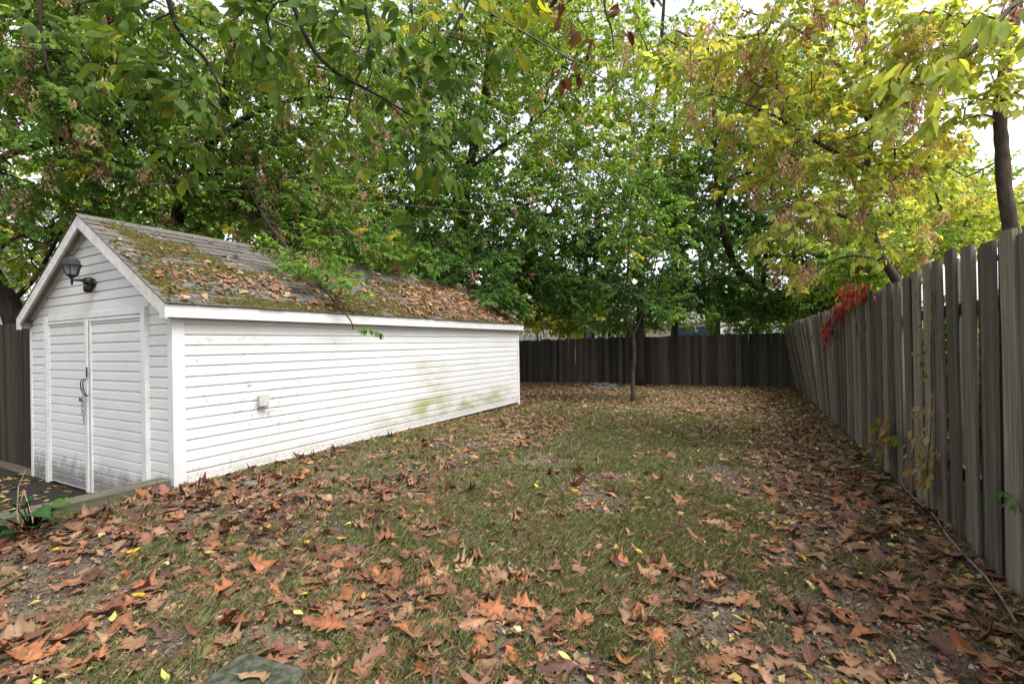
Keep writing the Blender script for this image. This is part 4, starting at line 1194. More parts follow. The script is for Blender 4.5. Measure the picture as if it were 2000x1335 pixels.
# B: tree behind the shed ridge with a branch sweeping over the roof
b0 = ground_at(W(300, 760, 8.9))
tree("maple_tree", "dark trunked maple behind the shed with a branch drooping over the roof",
     [([b0, *Wl((322, 520, 8.8), (345, 430, 8.7), (376, 350, 8.6), (418, 270, 8.4), (436, 200, 8.2), (455, 60, 8.0), (470, -200, 8.0))], .15, .06),
      (Wl((376, 350, 8.6), (420, 340, 8.4), (470, 350, 8.1), (500, 395, 7.7), (530, 445, 7.3), (585, 510, 6.7), (650, 585, 6.05), (684, 625, 5.95), (690, 645, 5.95)), .03, .005),
      (Wl((418, 270, 8.4), (520, 210, 8.6), (620, 190, 8.8), (720, 200, 9.0)), .05, .015),
      (Wl((436, 200, 8.2), (350, 100, 7.9), (280, 20, 7.7), (200, -80, 7.6)), .05, .02),
      (Wl((376, 350, 8.6), (500, 345, 8.8), (620, 350, 9.2)), .03, .01),
      (Wl((345, 430, 8.7), (420, 410, 8.6), (500, 420, 8.5)), .02, .008)],
     [(W(320, 230, 8.0), (1.5, 1.2, 1.2), 300, GREEN_ML), (W(520, 280, 8.6), (1.7, 1.2, 1.3), 380, GREEN_ML), (W(460, 60, 7.8), (1.9, 1.3, 1.3), 380, GREEN_ML),
      (W(660, 190, 9.2), (1.6, 1.2, 1.4), 330, GREEN_ML), (W(580, 400, 8.8), (1.3, .9, .7), 230, GREEN_ML), (W(440, 400, 8.7), (1.0, .8, .5), 150, GREEN_M),
      (W(600, 500, 6.75), (.40, .35, .24), 70, GREEN_M), (W(645, 555, 6.3), (.24, .24, .16), 40, GREEN_M), (W(690, 640, 5.95), (.02, .03, .01), 2, GREEN_M), (W(730, 590, 6.6), (.12, .2, .05), 4, GREEN_M),
      (W(280, 440, 7.6), (.5, .5, .25), 24, GREEN_ML), (W(640, 465, 8.2), (.8, .6, .35), 110, GREEN_M), (W(555, 430, 8.3), (.8, .6, .3), 90, GREEN_M), (W(730, 500, 9.2), (.8, .6, .35), 110, GREEN_M), (W(660, 30, 8.5), (1.6, 1.2, 1.2), 260, GREEN_L)],
     BARK_D, .10, 1.0, .55, 2, keep=not_in_shed, minz=1.45, dens=.42)
# C: big maple behind the rear of the shed
b0 = ground_at(W(888, 740, 14.6))
tree("maple_tree", "big spreading maple standing behind the rear of the shed",
     [([b0, *Wl((890, 640, 14.5), (893, 520, 14.4), (904, 420, 14.2), (916, 330, 14.0), (938, 240, 13.9), (955, 110, 13.8), (950, -80, 13.8))], .24, .08),
      (Wl((904, 420, 14.2), (870, 340, 13.8), (840, 250, 13.5), (815, 130, 13.2), (800, -40, 13)), .09, .03),
      (Wl((893, 500, 14.4), (960, 440, 14.2), (1030, 400, 14), (1110, 380, 14)), .06, .02),
      (Wl((893, 530, 14.4), (820, 500, 13.6), (760, 470, 12.9), (700, 400, 12.4)), .06, .02),
      (Wl((916, 330, 14.0), (1000, 270, 14.3), (1080, 200, 14.6), (1130, 100, 15)), .06, .02),
      (Wl((893, 560, 14.4), (940, 560, 13), (970, 575, 11.6), (985, 590, 11.0)), .035, .01)],
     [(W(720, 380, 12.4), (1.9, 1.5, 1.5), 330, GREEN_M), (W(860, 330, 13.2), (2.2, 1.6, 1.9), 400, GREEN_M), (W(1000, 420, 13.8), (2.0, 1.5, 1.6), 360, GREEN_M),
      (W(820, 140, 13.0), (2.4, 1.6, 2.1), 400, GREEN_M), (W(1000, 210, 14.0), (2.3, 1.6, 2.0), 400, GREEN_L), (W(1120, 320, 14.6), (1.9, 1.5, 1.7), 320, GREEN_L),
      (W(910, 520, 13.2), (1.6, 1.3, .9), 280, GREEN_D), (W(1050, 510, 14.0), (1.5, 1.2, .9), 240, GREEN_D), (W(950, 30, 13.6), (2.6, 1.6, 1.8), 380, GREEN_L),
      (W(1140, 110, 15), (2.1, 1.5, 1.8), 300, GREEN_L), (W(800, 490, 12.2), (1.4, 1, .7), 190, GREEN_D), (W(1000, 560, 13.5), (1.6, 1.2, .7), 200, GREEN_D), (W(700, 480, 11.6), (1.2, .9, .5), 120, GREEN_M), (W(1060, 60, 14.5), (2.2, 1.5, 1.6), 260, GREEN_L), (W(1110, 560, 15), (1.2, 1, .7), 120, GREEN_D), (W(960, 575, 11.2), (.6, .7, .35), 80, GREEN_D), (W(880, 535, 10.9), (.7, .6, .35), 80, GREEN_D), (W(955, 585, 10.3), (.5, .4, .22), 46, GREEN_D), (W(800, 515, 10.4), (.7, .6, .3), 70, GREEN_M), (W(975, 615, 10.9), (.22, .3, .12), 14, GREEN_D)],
     BARK_D, .115, 1.05, .12, 3, keep=not_in_shed, step=.55, dens=.72)
# D: dark trunk close to the rear fence
pD = G(1251, 752, -.15)
dD = to_px(pD)[2][0]
tree("maple_tree", "dark straight trunked maple growing right in front of the rear fence",
     [([ground_at(pD), *Wl((1250, 640, dD), (1253, 540, dD), (1258, 430, dD), (1266, 300, dD), (1285, 160, dD), (1300, -40, dD))], .15, .05),
      (Wl((1258, 430, dD), (1200, 380, 15), (1160, 330, 14.8)), .05, .02), (Wl((1253, 500, dD), (1330, 450, 15.8), (1380, 380, 16)), .05, .02)],
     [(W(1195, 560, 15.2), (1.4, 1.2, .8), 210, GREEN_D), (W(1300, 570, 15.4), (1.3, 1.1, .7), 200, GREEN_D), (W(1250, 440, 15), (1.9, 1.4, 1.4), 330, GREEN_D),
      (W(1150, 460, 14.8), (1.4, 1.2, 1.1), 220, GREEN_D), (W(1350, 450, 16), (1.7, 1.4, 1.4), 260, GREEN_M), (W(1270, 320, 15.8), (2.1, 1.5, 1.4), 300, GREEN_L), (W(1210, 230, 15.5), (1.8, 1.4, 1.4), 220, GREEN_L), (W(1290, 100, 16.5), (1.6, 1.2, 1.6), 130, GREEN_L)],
     BARK_D, .115, 1.1, .05, 4, step=.55)
# E: slim forked tree standing in the lawn
pE = G(1237, 783, -.09); dE = to_px(pE)[2][0]
tree("young_maple_tree", "slim forked young tree standing alone in the lawn before the rear fence",
     [([ground_at(pE), *Wl((1236, 730, dE), (1239, 690, dE), (1236, 650, dE))], .056, .042),
      (Wl((1236, 655, dE), (1222, 625, dE), (1216, 595, dE), (1224, 550, dE), (1228, 480, dE), (1232, 400, dE)), .042, .012),
      (Wl((1236, 655, dE), (1246, 635, dE), (1258, 600, dE), (1275, 540, dE), (1290, 470, dE)), .035, .01)],
     [(W(1190, 560, 11), (.7, .6, .5), 70, GREEN_D), (W(1290, 560, 11), (.7, .6, .5), 70, GREEN_D), (W(1240, 480, 11), (.95, .7, .7), 130, GREEN_M), (W(1180, 615, 11), (.4, .4, .25), 26, GREEN_M), (W(1235, 400, 11), (.9, .7, .6), 90, GREEN_M), (W(1300, 610, 11.2), (.35, .4, .22), 22, GREEN_M), (W(1215, 545, 10.9), (.3, .3, .35), 16, YELLOW)],
     BARK_M, .085, 1.2, 0, 5, minz=1.9)
# G: leaning tree beyond the far corner of the fence
b0 = ground_at(W(1600, 770, 16.0))
tree("maple_tree", "thick dark leaning trunk rising past the far fence corner with dense foliage",
     [([b0, *Wl((1562, 660, 15.9), (1535, 612, 15.7), (1490, 565, 15.4), (1445, 530, 15), (1415, 460, 14.8), (1400, 360, 14.8), (1395, 200, 15))], .21, .06),
      (Wl((1490, 565, 15.4), (1500, 470, 15), (1530, 380, 14.6), (1560, 280, 14.4)), .08, .02),
      (Wl((1535, 612, 15.7), (1590, 540, 14.8), (1630, 480, 14.2)), .06, .02)],
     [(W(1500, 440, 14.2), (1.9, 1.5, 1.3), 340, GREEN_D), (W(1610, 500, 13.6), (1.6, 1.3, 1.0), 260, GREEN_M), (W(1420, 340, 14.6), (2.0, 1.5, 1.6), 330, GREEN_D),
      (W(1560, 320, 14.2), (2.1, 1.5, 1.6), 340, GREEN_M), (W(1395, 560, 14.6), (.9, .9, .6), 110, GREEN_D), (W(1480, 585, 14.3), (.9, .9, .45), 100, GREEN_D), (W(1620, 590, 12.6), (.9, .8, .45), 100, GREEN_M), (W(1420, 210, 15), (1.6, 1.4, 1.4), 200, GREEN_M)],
     BARK_D, .11, 1.05, .05, 6, step=.55)
# H: yellowing maple leaning over the side fence
b0 = ground_at(W(1800, 960, 6.3))
tree("yellowing_maple_tree", "yellow leaved maple with brown seed clusters leaning over the side fence",
     [([b0, *Wl((1775, 640, 6.2), (1752, 552, 6.1), (1722, 505, 6.0), (1703, 455, 5.95), (1693, 390, 5.9), (1692, 330, 5.85), (1702, 250, 5.8), (1692, 120, 5.8), (1680, -60, 5.8))], .064, .026),
      (Wl((1703, 455, 5.95), (1640, 420, 5.7), (1570, 400, 5.4), (1490, 410, 5.2)), .025, .007),
      (Wl((1692, 330, 5.85), (1600, 280, 5.7), (1500, 220, 5.7), (1420, 190, 5.8)), .03, .008),
      (Wl((1702, 250, 5.8), (1640, 130, 5.7), (1560, 60, 5.8), (1450, 20, 6.0)), .03, .008),
      (Wl((1693, 390, 5.9), (1770, 330, 6.1), (1830, 270, 6.3)), .025, .008),
      (Wl((1722, 505, 6.0), (1660, 500, 5.7), (1600, 520, 5.5), (1540, 540, 5.4)), .018, .005),
      (Wl((1692, 120, 5.8), (1770, 60, 6.0), (1830, 20, 6.2)), .025, .008)],
     [(W(1600, 320, 5.6), (.8, .7, .5), 115, YELLOW), (W(1500, 230, 5.8), (.8, .7, .5), 105, YELLOW), (W(1650, 180, 5.7), (.85, .7, .6), 125, YELLOW), (W(1550, 70, 5.9), (1.0, .8, .6), 130, YELLOW),
      (W(1750, 300, 6.1), (.6, .7, .5), 56, YELLOW), (W(1760, 110, 6.0), (.6, .7, .6), 50, YELLOW), (W(1510, 420, 5.2), (.45, .4, .22), 30, YELLOW), (W(1600, 430, 5.6), (.45, .5, .25), 30, YELLOW),
      (W(1420, 130, 6.2), (.9, .7, .5), 80, YELLOW), (W(1560, 520, 5.4), (.3, .4, .12), 8, YELLOW), (W(1800, 455, 7.4), (.7, .7, .35), 50, YELLOW), (W(1320, 60, 6.6), (.8, .7, .5), 60, GREEN_L)],
     BARK_M, .095, 1.15, 1.0, 7, minz=1.75, dens=.38)
# I: bare-ish trunk at the near end of the side fence
b0 = ground_at(W(2010, 900, 4.75))
tree("sparse_maple_tree", "smooth brown trunk with sparse leaves rising behind the tallest near fence boards",
     [([b0, *Wl((1985, 560, 4.7), (1973, 440, 4.7), (1962, 370, 4.7), (1957, 290, 4.7), (1953, 215, 4.7), (1966, 120, 4.7), (1984, 20, 4.7), (1996, -120, 4.7))], .066, .048),
      (Wl((1953, 222, 4.7), (1925, 198, 4.7), (1885, 192, 4.75), (1830, 205, 4.8)), .013, .004),
      (Wl((1953, 232, 4.7), (1915, 225, 4.7), (1870, 240, 4.75), (1815, 278, 4.8), (1740, 325, 5.0)), .013, .004),
      (Wl((1957, 215, 4.7), (1985, 180, 4.6), (2030, 150, 4.5)), .03, .01),
      (Wl((1966, 120, 4.7), (1900, 60, 4.6), (1840, 20, 4.6)), .014, .005)],
     [(W(1850, 60, 4.7), (.45, .4, .3), 22, YELLOW), (W(1930, 60, 4.6), (.4, .4, .3), 18, YELLOW), (W(1830, 210, 4.8), (.3, .3, .2), 13, YELLOW), (W(1890, 300, 5.2), (.3, .4, .25), 8, YELLOW), (W(1990, 180, 4.5), (.3, .3, .25), 12, YELLOW), (W(1800, 150, 4.9), (.3, .3, .25), 12, YELLOW)],
     BARK_M, .09, 1.2, .3, 8)
# background trees and shrubs beyond the fences
def bg_tree(label, px, py_top, d, blobs, bark=BARK_D, leafL=.16, seed=0, name="background_tree", r0=.16, seeds=0, lean=0, py_base=700, stems=1):
    b = ground_at(W(px, py_base, d)); lim = []
    for s in range(stems):
        dx = (s - (stems - 1) / 2) * 28 + lean
        lim.append(([b + np.array([.1 * s, 0, 0]), W(px + dx * .4, (py_base + py_top) / 2 + 60, d), W(px + dx, (py_base + py_top) / 2 - 60, d), W(px + dx * 1.4, py_top, d)], r0, r0 * .3))
    tree(name, label, lim, blobs, bark, leafL, 1.15, seeds, seed, step=.8, group=None, twig_r=.006, stretch=1.6, dens=.72)
bg_tree("pale grey multi stemmed trunk fanning out beyond the rear fence", 1392, 380, 20, [(W(1390, 480, 20), (2.2, 1.6, 1.6), 160, GREEN_M), (W(1330, 380, 20.5), (2.2, 1.5, 1.6), 150, GREEN_M), (W(1440, 590, 20), (1.0, 1.0, .6), 60, GREEN_L)], BARK_L, .15, 21, r0=.13, stems=3)
bg_tree("tall tree with rusty brown thinning leaves beyond the rear fence", 1318, 60, 22, [(W(1320, 180, 22), (2.2, 2, 2.6), 150, BROWN), (W(1290, 300, 22), (2, 1.6, 1.6), 120, GREEN_M)], BARK_D, .14, 22, r0=.16)
bg_tree("sunlit yellow green shrub showing between the shed and rear fence", 1050, 560, 21, [(W(1045, 605, 20.0), (1.4, 1.2, .9), 190, YELLOW), (W(1110, 610, 20.5), (1.2, 1.2, .6), 110, GREEN_L), (W(1085, 580, 21.5), (1.3, 1.2, .8), 110, YELLOW), (W(1030, 540, 22), (1.6, 1.2, 1), 110, GREEN_L)], BARK_M, .13, 23, name="background_shrub", r0=.06)
bg_tree("thin dark stemmed sapling beyond the rear fence", 1322, 520, 18, [(W(1320, 570, 18), (1.0, .9, .8), 80, GREEN_D), (W(1350, 600, 18.2), (.7, .8, .5), 40, GREEN_M)], BARK_D, .12, 24, name="background_sapling", r0=.07)
bg_tree("leafy thin sapling with twin stems beyond the rear fence", 1150, 540, 19, [(W(1160, 590, 19), (1.0, .9, .55), 70, GREEN_M), (W(1120, 560, 19), (1, .9, .7), 70, GREEN_M)], BARK_D, .12, 25, name="background_sapling", r0=.05, stems=2)
bg_tree("tall green background tree towering behind the big maple", 830, -60, 24, [(W(760, 200, 24), (4, 2.5, 4), 260, GREEN_M), (W(900, 420, 24), (4, 2.5, 3), 240, GREEN_M), (W(1040, 120, 25), (4, 2.5, 4), 240, GREEN_L)], BARK_D, .19, 26, r0=.25)
bg_tree("tall background tree behind the mossy shed ridge", 480, -60, 18, [(W(380, 280, 17), (3, 2, 2.4), 170, GREEN_L), (W(560, 370, 18), (3, 2, 1.6), 200, GREEN_L), (W(540, 140, 18), (3.2, 2, 3), 150, GREEN_L)], BARK_D, .17, 27, r0=.22, seeds=.1)
bg_tree("background tree filling the sky beside the neighbour house", 180, -60, 15, [(W(150, 340, 14.5), (2.2, 1.6, 1.4), 120, GREEN_L), (W(240, 150, 15), (2.8, 1.8, 2.2), 110, GREEN_L), (W(60, 60, 14), (2.4, 1.6, 2), 80, GREEN_L)], BARK_M, .15, 28, r0=.2)
bg_tree("light green understorey tree directly behind the shed ridge", 420, 380, 13, [(W(300, 400, 12.6), (1.9, 1.2, .9), 150, GREEN_L), (W(440, 420, 13), (1.9, 1.2, .9), 170, GREEN_L), (W(590, 450, 13.5), (1.8, 1.2, .8), 170, GREEN_L), (W(150, 430, 12), (1.6, 1.2, .9), 110, GREEN_L), (W(700, 470, 14), (1.6, 1.2, .8), 130, GREEN_M), (W(60, 520, 11), (1.0, 1.0, .9), 70, GREEN_L)], BARK_D, .12, 35, r0=.1)
bg_tree("yellow green tree in the neighbour yard beyond the side fence", 1780, 330, 15, [(W(1760, 440, 14.5), (1.8, 1.6, 1.0), 200, GREEN_L), (W(1690, 480, 13.5), (1.4, 1.2, .8), 130, GREEN_L), (W(1830, 420, 15), (1.6, 1.3, .9), 150, YELLOW), (W(1760, 340, 16), (1.6, 1.4, 1), 110, GREEN_L), (W(1715, 510, 11), (1.1, 1, .55), 130, GREEN_L), (W(1820, 465, 11), (1.1, 1, .5), 110, YELLOW)], BARK_M, .14, 29, r0=.1, py_base=680)
bg_tree("distant pale green tree seen past the sparse trunk", 1920, 330, 21, [(W(1900, 400, 20), (2.4, 1.6, 1.2), 170, GREEN_L), (W(1980, 420, 18), (1.8, 1.6, 1.0), 120, YELLOW), (W(1850, 360, 22), (1.8, 1.6, 1.0), 110, GREEN_L)], BARK_M, .16, 30, r0=.12, py_base=680)
bg_tree("tall green tree beyond the rear right corner", 1480, 60, 21, [(W(1470, 220, 20.5), (2.6, 2, 2.6), 200, GREEN_M), (W(1560, 130, 21), (2.4, 2, 2.2), 140, GREEN_L), (W(1640, 330, 20), (2.4, 1.8, 1.8), 150, GREEN_L)], BARK_D, .16, 31, r0=.2)

bg_tree("low green shrub screening the bungalow beyond the rear fence", 1470, 560, 19, [(W(1460, 610, 19), (1.5, 1.0, .6), 150, GREEN_M), (W(1510, 590, 18.5), (1.2, 1.0, .7), 120, GREEN_M), (W(1430, 570, 20), (1.2, 1, .7), 90, GREEN_L)], BARK_M, .13, 32, name="background_shrub", r0=.05)
bg_tree("leafy olive shrub leaning on the rear fence behind the slim tree", 1190, 560, 18.5, [(W(1185, 620, 18.5), (1.2, .9, .45), 110, GREEN_M), (W(1120, 630, 19), (.9, .8, .35), 60, YELLOW), (W(1270, 620, 18.6), (.9, .8, .4), 60, GREEN_M)], BARK_M, .12, 33, name="background_shrub", r0=.05)
bg_tree("green shrub growing behind the far end of the side fence", 1600, 560, 13.5, [(W(1600, 600, 13.5), (.9, .9, .5), 110, GREEN_M), (W(1650, 570, 12.5), (.8, .8, .5), 90, GREEN_L)], BARK_M, .12, 34, name="background_shrub", r0=.05)
hb0 = ground_at(np.array([1.95, 5.0, 0]))
tree("background_shrub", "dense dark green shrub hidden close behind the side fence boards", [([hb0, hb0 + [0, .1, .5], hb0 + [.05, .3, 1.1]], .04, .02), ([hb0 + [0, .1, .3], hb0 + [0, -.8, .8], hb0 + [0, -1.8, 1.0]], .03, .01), ([hb0 + [0, .1, .3], hb0 + [0, 1.2, .8], hb0 + [0, 2.6, 1.0]], .03, .01)],
     [(np.array([2.1, 2.6, .95]), (.35, .7, .55), 110, GREEN_D), (np.array([2.1, 3.9, .95]), (.35, .8, .6), 150, GREEN_D), (np.array([2.1, 5.3, .95]), (.35, .9, .6), 150, GREEN_D), (np.array([2.1, 7.0, .95]), (.35, 1.0, .6), 150, GREEN_D), (np.array([1.8, 9.0, .7]), (.35, 1.1, .55), 120, GREEN_D)],
     BARK_D, .10, 1.3, 0, 36, minz=.12, dens=1.0, keep=lambda T: T[:, 0] > 1.7)
# ---------------------------------------------------------------- overhead maple: trunk stands behind the camera, its branches hang into the picture
NEARG = [((.055, .105, .022), 4), ((.080, .140, .028), 3), ((.13, .19, .033), 1.5), ((.36, .33, .05), .5)]
NEARB = [((.13, .06, .03), 3), ((.09, .04, .022), 2)]
T0 = np.array([-3.9, -2.2, 0.0])
hub = np.array([-2.6, .2, 4.1])
limbsL = [([T0, T0 + [.1, .2, 1.6], np.array([-3.5, -1.5, 3.0]), hub, np.array([-1.6, 1.8, 4.6])], .2, .05),
          ([hub, *Wl((300, -150, 2.5), (325, -20, 2.5), (350, 60, 2.55), (400, 115, 2.6), (432, 185, 2.6), (410, 245, 2.6))], .02, .0035),
          ([hub, *Wl((540, -160, 2.2), (570, 0, 2.3), (630, 120, 2.4), (745, 190, 2.5), (850, 255, 2.6))], .02, .0035),
          ([hub + [.3, .4, .1], *Wl((700, -160, 2.4), (712, 0, 2.45), (722, 90, 2.5), (690, 170, 2.5), (676, 230, 2.5))], .015, .003),
          ([np.array([-1.6, 1.8, 4.6]), *Wl((960, -140, 2.7), (915, 0, 2.7), (890, 50, 2.7), (868, 90, 2.7))], .015, .003),
          (Wl((745, 190, 2.5), (795, 240, 2.55), (812, 300, 2.6), (795, 350, 2.6), (765, 405, 2.6)), .006, .0025),
          ([np.array([-1.6, 1.8, 4.6]), *Wl((1190, -140, 3.2), (1180, 0, 3.2), (1195, 60, 3.2), (1198, 100, 3.2))], .014, .003),
          ([hub, *Wl((120, -160, 2.9), (80, 0, 3.0), (90, 120, 3.0), (110, 160, 3.0))], .016, .003)]
def seg_tips(p, n, sp): return p
blL = [(W(250, 40, 2.5), (.14, .12, .10), 5, NEARG), (W(330, 120, 2.55), (.16, .14, .12), 7, NEARG), (W(410, 200, 2.6), (.15, .14, .16), 8, NEARG), (W(400, 290, 2.6), (.08, .1, .07), 3, NEARG), (W(480, 60, 2.5), (.2, .15, .12), 7, NEARG),
       (W(600, 80, 2.4), (.2, .15, .12), 8, NEARG), (W(690, 130, 2.45), (.18, .15, .14), 8, NEARG), (W(690, 230, 2.5), (.08, .1, .06), 3, NEARG), (W(790, 210, 2.5), (.18, .15, .14), 8, NEARG), (W(850, 290, 2.6), (.14, .14, .12), 6, NEARG),
       (W(800, 60, 2.6), (.2, .15, .12), 7, NEARG), (W(900, 50, 2.7), (.18, .15, .1), 7, NEARG), (W(780, 380, 2.6), (.12, .1, .06), 4, NEARG), (W(560, 20, 2.4), (.2, .15, .08), 6, NEARG), (W(1185, 60, 3.2), (.16, .14, .14), 5, NEARB), (W(1120, 20, 3.1), (.16, .14, .08), 4, NEARB), (W(90, 90, 3.0), (.22, .15, .14), 8, NEARG), (W(960, 10, 2.7), (.15, .12, .07), 4, NEARG)]
def individuals(fr, nmax, label_mesh="leaf", lo=6):
    root, RL, P, D, N_, L, c = fr
    x, y, d = to_px(P)
    vis = (x > -20) & (x < 2020) & (y > -40) & (y < 1300)
    ap = L / np.maximum(d, .5) * vis
    od_ = np.argsort(-ap); R_ = frames_R(D, N_)
    meshes = {}
    for q in od_[:nmax]:
        ck = tuple(np.round(c[q] * 80) / 80 + .002); key = (int(q) % lo, ck)
        if key not in meshes:
            TV, TF = ovT[key[0]]
            meshes[key] = poly_mesh("leaf", TV, TF, LEAF_N, np.tile(np.array(ck), (len(TV), 1)), smooth=True)
        o = obj("leaf", meshes[key], root)
        o.matrix_local = Matrix.Translation(Vector(P[q]) - RL) @ Matrix(R_[q].tolist()).to_4x4() @ Matrix.Scale(float(L[q]), 4)
    rs = od_[nmax:]
    if len(rs):
        Vs, Fs, Cs, of = [], [], [], 0
        for k in range(lo):
            s = rs[k::lo]; TV, TF = ovT[k]
            if not len(s): continue
            v, f = inst(TV, TF, R_[s], P[s], L[s]); Vs.append(v); Fs.append(f + of); of += len(v); Cs.append(np.repeat(c[s], len(TV), 0))
        o = obj("crown", poly_mesh("crown", np.concatenate(Vs), np.concatenate(Fs), LEAF_N, np.concatenate(Cs), smooth=True), root); o.location = -RL; o["kind"] = "stuff"
SPR_N = [make_spray(60 + i, .28, 3, 3, .8) for i in range(8)]
fr = tree("overhanging_maple_tree", "maple boughs with large dark green leaves hanging down overhead in the foreground", limbsL, blL, BARK_D, .108, 1.0, 0, 9, SPR_N, step=.12, dens=.62, twig_r=.0022, minz=1.9, shape='ov', extra=.4)
individuals(fr, 280)
# near yellow-green branch of the neighbour's side, reaching over the fence
bI = ground_at(np.array([2.9, 3.2, 0]))
fr = tree("overhanging_ash_tree", "close branch of large yellow green leaves reaching in over the near side fence",
          [([bI, bI + [-.05, -.1, 2.2], bI + [-.3, -.4, 3.6]], .1, .05), ([bI + [-.3, -.4, 3.5], *Wl((2080, -80, 2.0), (1990, 0, 1.9), (1925, 70, 1.85), (1890, 110, 1.85))], .02, .003)],
          [(W(1930, 60, 1.85), (.10, .10, .07), 6, YELLOW), (W(1990, 20, 1.8), (.12, .1, .08), 7, YELLOW), (W(1880, 120, 1.85), (.05, .06, .04), 2, YELLOW), (W(1960, 40, 1.9), (.06, .06, .05), 2, YELLOW)],
          BARK_M, .10, 1.0, 0, 10, SPR_N, step=.12, dens=.45, twig_r=.002, minz=1.5, shape='ov', extra=.3)
individuals(fr, 120)
print("LEAVES", LEAFTOT[0])

# ---------------------------------------------------------------- creepers on the side fence
def fence_y(px):
    """where the ray of pixel column px meets the side fence face"""
    lo_, hi_ = 2.2, 16.5
    for _ in range(40):
        m = (lo_ + hi_) / 2
        x = FA[0] + (FB[0] - FA[0]) * (m - FA[1]) / (FB[1] - FA[1]) - .05
        u = to_px(np.array([x, m, CAM_Z]))[0][0]
        if u > px: lo_ = m
        else: hi_ = m
    return x, m
def fence_pt(px, py, off=.02):
    x, y = fence_y(px)
    d = to_px(np.array([x - off, y, CAM_Z]))[2][0]
    return W(px, py, d)
def creeper(label, stems, spots, colors, size, seed, name="creeper_vine"):
    r = np.random.default_rng(seed)
    base = np.array(stems[0][0]); 
    root = thing(name, label, "vine", tuple(base)); RL = Vector(root.location)
    for s in stems:
        o = obj("stem", MB().tube(smooth_pts(s, 3), .0045, 5).mesh("stem", VINEST, True), root); o.location = -RL
    ms = []
    for i in range(4):
        for c in colors:
            TV, TF = ovate_leaf(200 + i, .2, .25); ms.append(poly_mesh("leaf", TV, TF, LEAF_N, np.tile(np.array(c), (len(TV), 1)), smooth=True))
    for (c, sx_, sz_, n) in spots:
        for q in range(n):
            p = np.array(c) + np.array([-abs(r.normal(0, .05)), r.normal(0, sx_), r.normal(0, sz_)])
            D = nrmz(np.array([-.5, r.normal(0, .7), -r.uniform(.2, 1.2)])); N_ = np.array([-1.0, 0, .6]) + r.normal(0, .5, 3); N_ = nrmz(N_ - D * N_.dot(D))
            o = obj("leaf", ms[r.integers(0, len(ms))], root)
            o.matrix_local = Matrix.Translation(Vector(p) - RL) @ Matrix(frames_R(D[None], N_[None])[0].tolist()).to_4x4() @ Matrix.Scale(float(size * r.uniform(.7, 1.25)), 4)
def fstem(*px): return [fence_pt(a, b) for a, b in px]
creeper("scarlet creeper spilling over the top of the side fence", [fstem((1690, 770), (1680, 680), (1668, 610), (1640, 590), (1625, 640)), fstem((1668, 610), (1690, 570), (1700, 550))],
        [(fence_pt(1645, 605, .06), .35, .11, 60), (fence_pt(1624, 645, .06), .25, .14, 60), (fence_pt(1672, 575, .06), .35, .08, 50), (fence_pt(1705, 560, .06), .25, .06, 18)], [(.34, .035, .04), (.26, .03, .06), (.40, .07, .06), (.24, .06, .035), (.28, .18, .04), (.42, .11, .10), (.16, .03, .03)], .12, 1)
creeper("dry tan creeper leaves clinging halfway along the near fence boards", [fstem((1815, 990), (1812, 900), (1820, 820), (1818, 700), (1822, 560))],
        [(fence_pt(1818, 880), .08, .12, 40), (fence_pt(1812, 930), .08, .07, 26), (fence_pt(1820, 790), .06, .10, 14), (fence_pt(1838, 890), .03, .02, 5)], [(.36, .25, .10), (.42, .29, .09), (.30, .20, .10), (.44, .36, .2)], .075, 2)
creeper("yellow green creeper cluster low on the side fence", [fstem((1738, 900), (1740, 840), (1742, 780), (1735, 700))],
        [(fence_pt(1740, 835), .15, .08, 26), (fence_pt(1733, 868), .08, .05, 12)], [(.20, .19, .03), (.30, .17, .05), (.14, .16, .03), (.38, .22, .12)], .11, 3)
creeper("strand of small green creeper leaves in a fence gap", [fstem((1822, 760), (1820, 700), (1824, 640), (1826, 560))],
        [(fence_pt(1820, 690), .05, .09, 12), (fence_pt(1842, 650), .03, .10, 8), (fence_pt(1822, 580), .04, .05, 5)], [(.10, .17, .03), (.06, .12, .03), (.26, .24, .04)], .06, 4)
creeper("bright green sprig poking through the nearest fence boards", [fstem((1995, 1000), (1985, 975), (1965, 962))],
        [(fence_pt(1975, 965), .02, .012, 4), (fence_pt(1990, 995), .015, .02, 3)], [(.08, .20, .05), (.10, .22, .05)], .06, 5)

# ================================================================ BUILDINGS BEYOND
hb = thing("neighbour_house", "pale bungalow with white eave and blue slatted windows beyond the rear fence", "house", tuple(ground_at(W(1260, 690, 34))))
HL = Vector(hb.location)
cx, cy = hb.location.x, hb.location.y
def hpart(name, a, b, mat):
    o = obj(name, MB().box(a, b).mesh(name, mat), hb); o.location = -HL; return o
hx0, hx1, hy = cx - 7.0, cx + 4.6, cy
hpart("wall", (hx0, hy, -.5), (hx1, hy + 8, 2.55), PALE)
hpart("eave", (hx0 - .4, hy - .5, 2.551), (hx1 + .4, hy + .4, 2.80), TRIM)
rf = MB().add([(hx0 - .4, hy - .5, 2.802), (hx1 + .4, hy - .5, 2.802), (hx1 + .4, hy + 8.5, 2.802), (hx0 - .4, hy + 8.5, 2.802), (hx0 - .4, hy + 4, 5.0), (hx1 + .4, hy + 4, 5.0)], [(0, 1, 5, 4), (2, 3, 4, 5), (1, 2, 5), (3, 0, 4), (3, 2, 1, 0)])
o = obj("roof", rf.mesh("roof", GREYR), hb); o.location = -HL
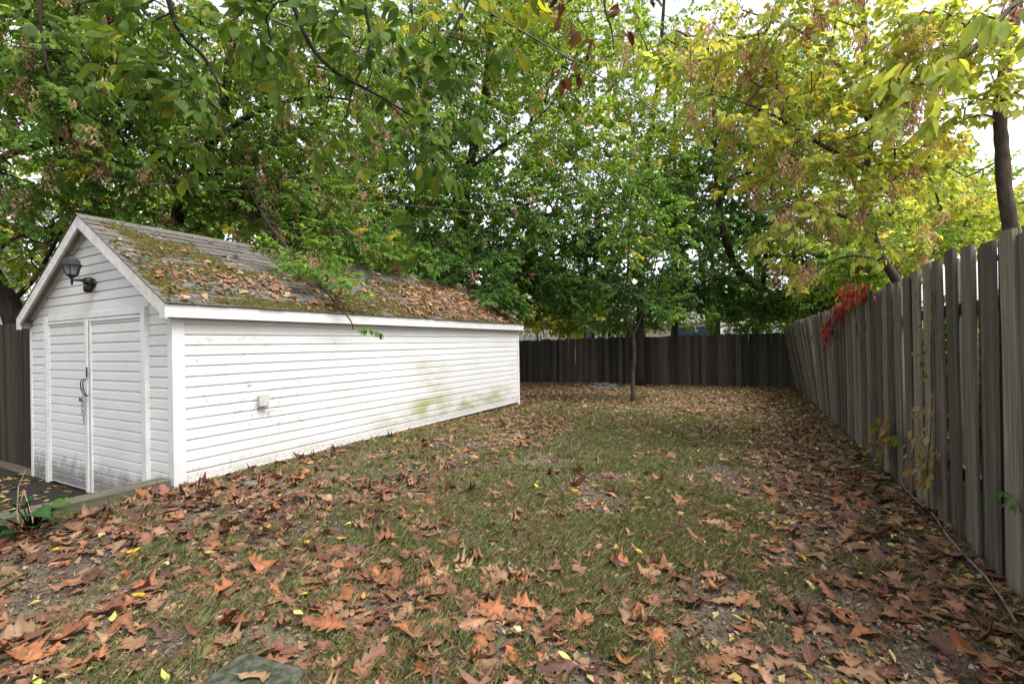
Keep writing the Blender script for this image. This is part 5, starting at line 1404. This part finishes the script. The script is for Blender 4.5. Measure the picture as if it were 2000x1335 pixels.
for (wx, ww) in ((cx + 3.0, 2.6), (cx - .6, 1.6), (cx - 4.5, 1.8)):
    wdw = hpart("window", (wx - ww / 2, hy - .06, 1.05), (wx + ww / 2, hy - .002, 2.35), TRIM)
    o = obj("pane", MB().box((wx - ww / 2 + .08, hy - .075, 1.13), (wx + ww / 2 - .08, hy - .061, 2.27)).mesh("pane", BLUEG), wdw)
    for q in range(6):
        zz = 1.22 + q * .18
        obj("slat", MB().box((wx - ww / 2 + .09, hy - .10, zz), (wx + ww / 2 - .09, hy - .076, zz + .06)).mesh("slat", BLUEG), wdw)
hpart("chimney", (cx + 1.6, hy + 1.4, 3.0), (cx + 2.6, hy + 2.2, 4.6), ORANGE)
hl = thing("stucco_house", "grey stucco neighbour house with white eave half hidden by maple leaves", "house", tuple(ground_at(np.array([-19.0, 0.0, 0]))))
HL2 = Vector(hl.location)
def lpart(name, a, b, mat):
    o = obj(name, MB().box(a, b).mesh(name, mat), hl); o.location = -HL2; return o
lpart("wall", (-24, -4.2, -.6), (-15.2, 4.3, 4.2), STUCCO)
lpart("eave", (-24.4, -4.6, 4.201), (-14.75, 4.75, 4.42), TRIM)
o = obj("roof", MB().add([(-24.4, -4.6, 4.422), (-14.75, -4.6, 4.422), (-14.75, 4.75, 4.422), (-24.4, 4.75, 4.422), (-19.6, -4.6, 7.2), (-19.6, 4.75, 7.2)], [(1, 2, 5, 4), (3, 0, 4, 5), (0, 1, 4), (2, 3, 5), (3, 2, 1, 0)]).mesh("roof", GREYR), hl); o.location = -HL2
for yy_ in (-1.5, 2.4):
    wdw = lpart("window", (-15.2 + .002, yy_ - .6, 1.4), (-15.2 + .05, yy_ + .6, 2.7), TRIM)
    o = obj("pane", MB().box((-15.149, yy_ - .52, 1.48), (-15.13, yy_ + .52, 2.62)).mesh("pane", BLUEG), wdw); 

# ================================================================ OVERHEAD CABLES
up_ = thing("utility_pole", "wooden utility pole hidden among the trees beyond the rear fence", "pole", tuple(ground_at(W(1560, 690, 33))))
topw = W(1560, 455, 33)
obj("shaft", MB().tube([(0, 0, 0), (0, 0, topw[2] - up_.location.z + 1.2)], [.15, .11], 10).mesh("shaft", BARK_M, True), up_)
def cable(label, a, b, sag, rad=.012):
    a = np.array(a); b = np.array(b); pts = []
    for i in range(33):
        t = i / 32; p = a + (b - a) * t; p = p + np.array([0, 0, -sag * 4 * t * (1 - t)]); pts.append(p)
    tag(obj("overhead_cable", MB().tube(pts, rad, 6).mesh("overhead_cable", WIRE, True)), label, "cable")
a = W(445, 0, 3.6); b = W(1238, 332, 11.0); cable("black overhead cable crossing low through the maple leaves", a - (b - a) * .35, b + (b - a) * 1.6, .02, .008)
a = W(960, 25, 5.2); b = W(1350, 250, 12.5); cable("upper thin grey overhead cable running to the rear trees", a - (b - a) * .5, b + (b - a) * 1.4, .02, .010)
a = W(455, 371, 7.4); b = W(1162, 431, 12.0); cable("faint lower cable passing above the shed ridge", a - (b - a) * .25, b + (b - a) * 1.4, .02, .005)
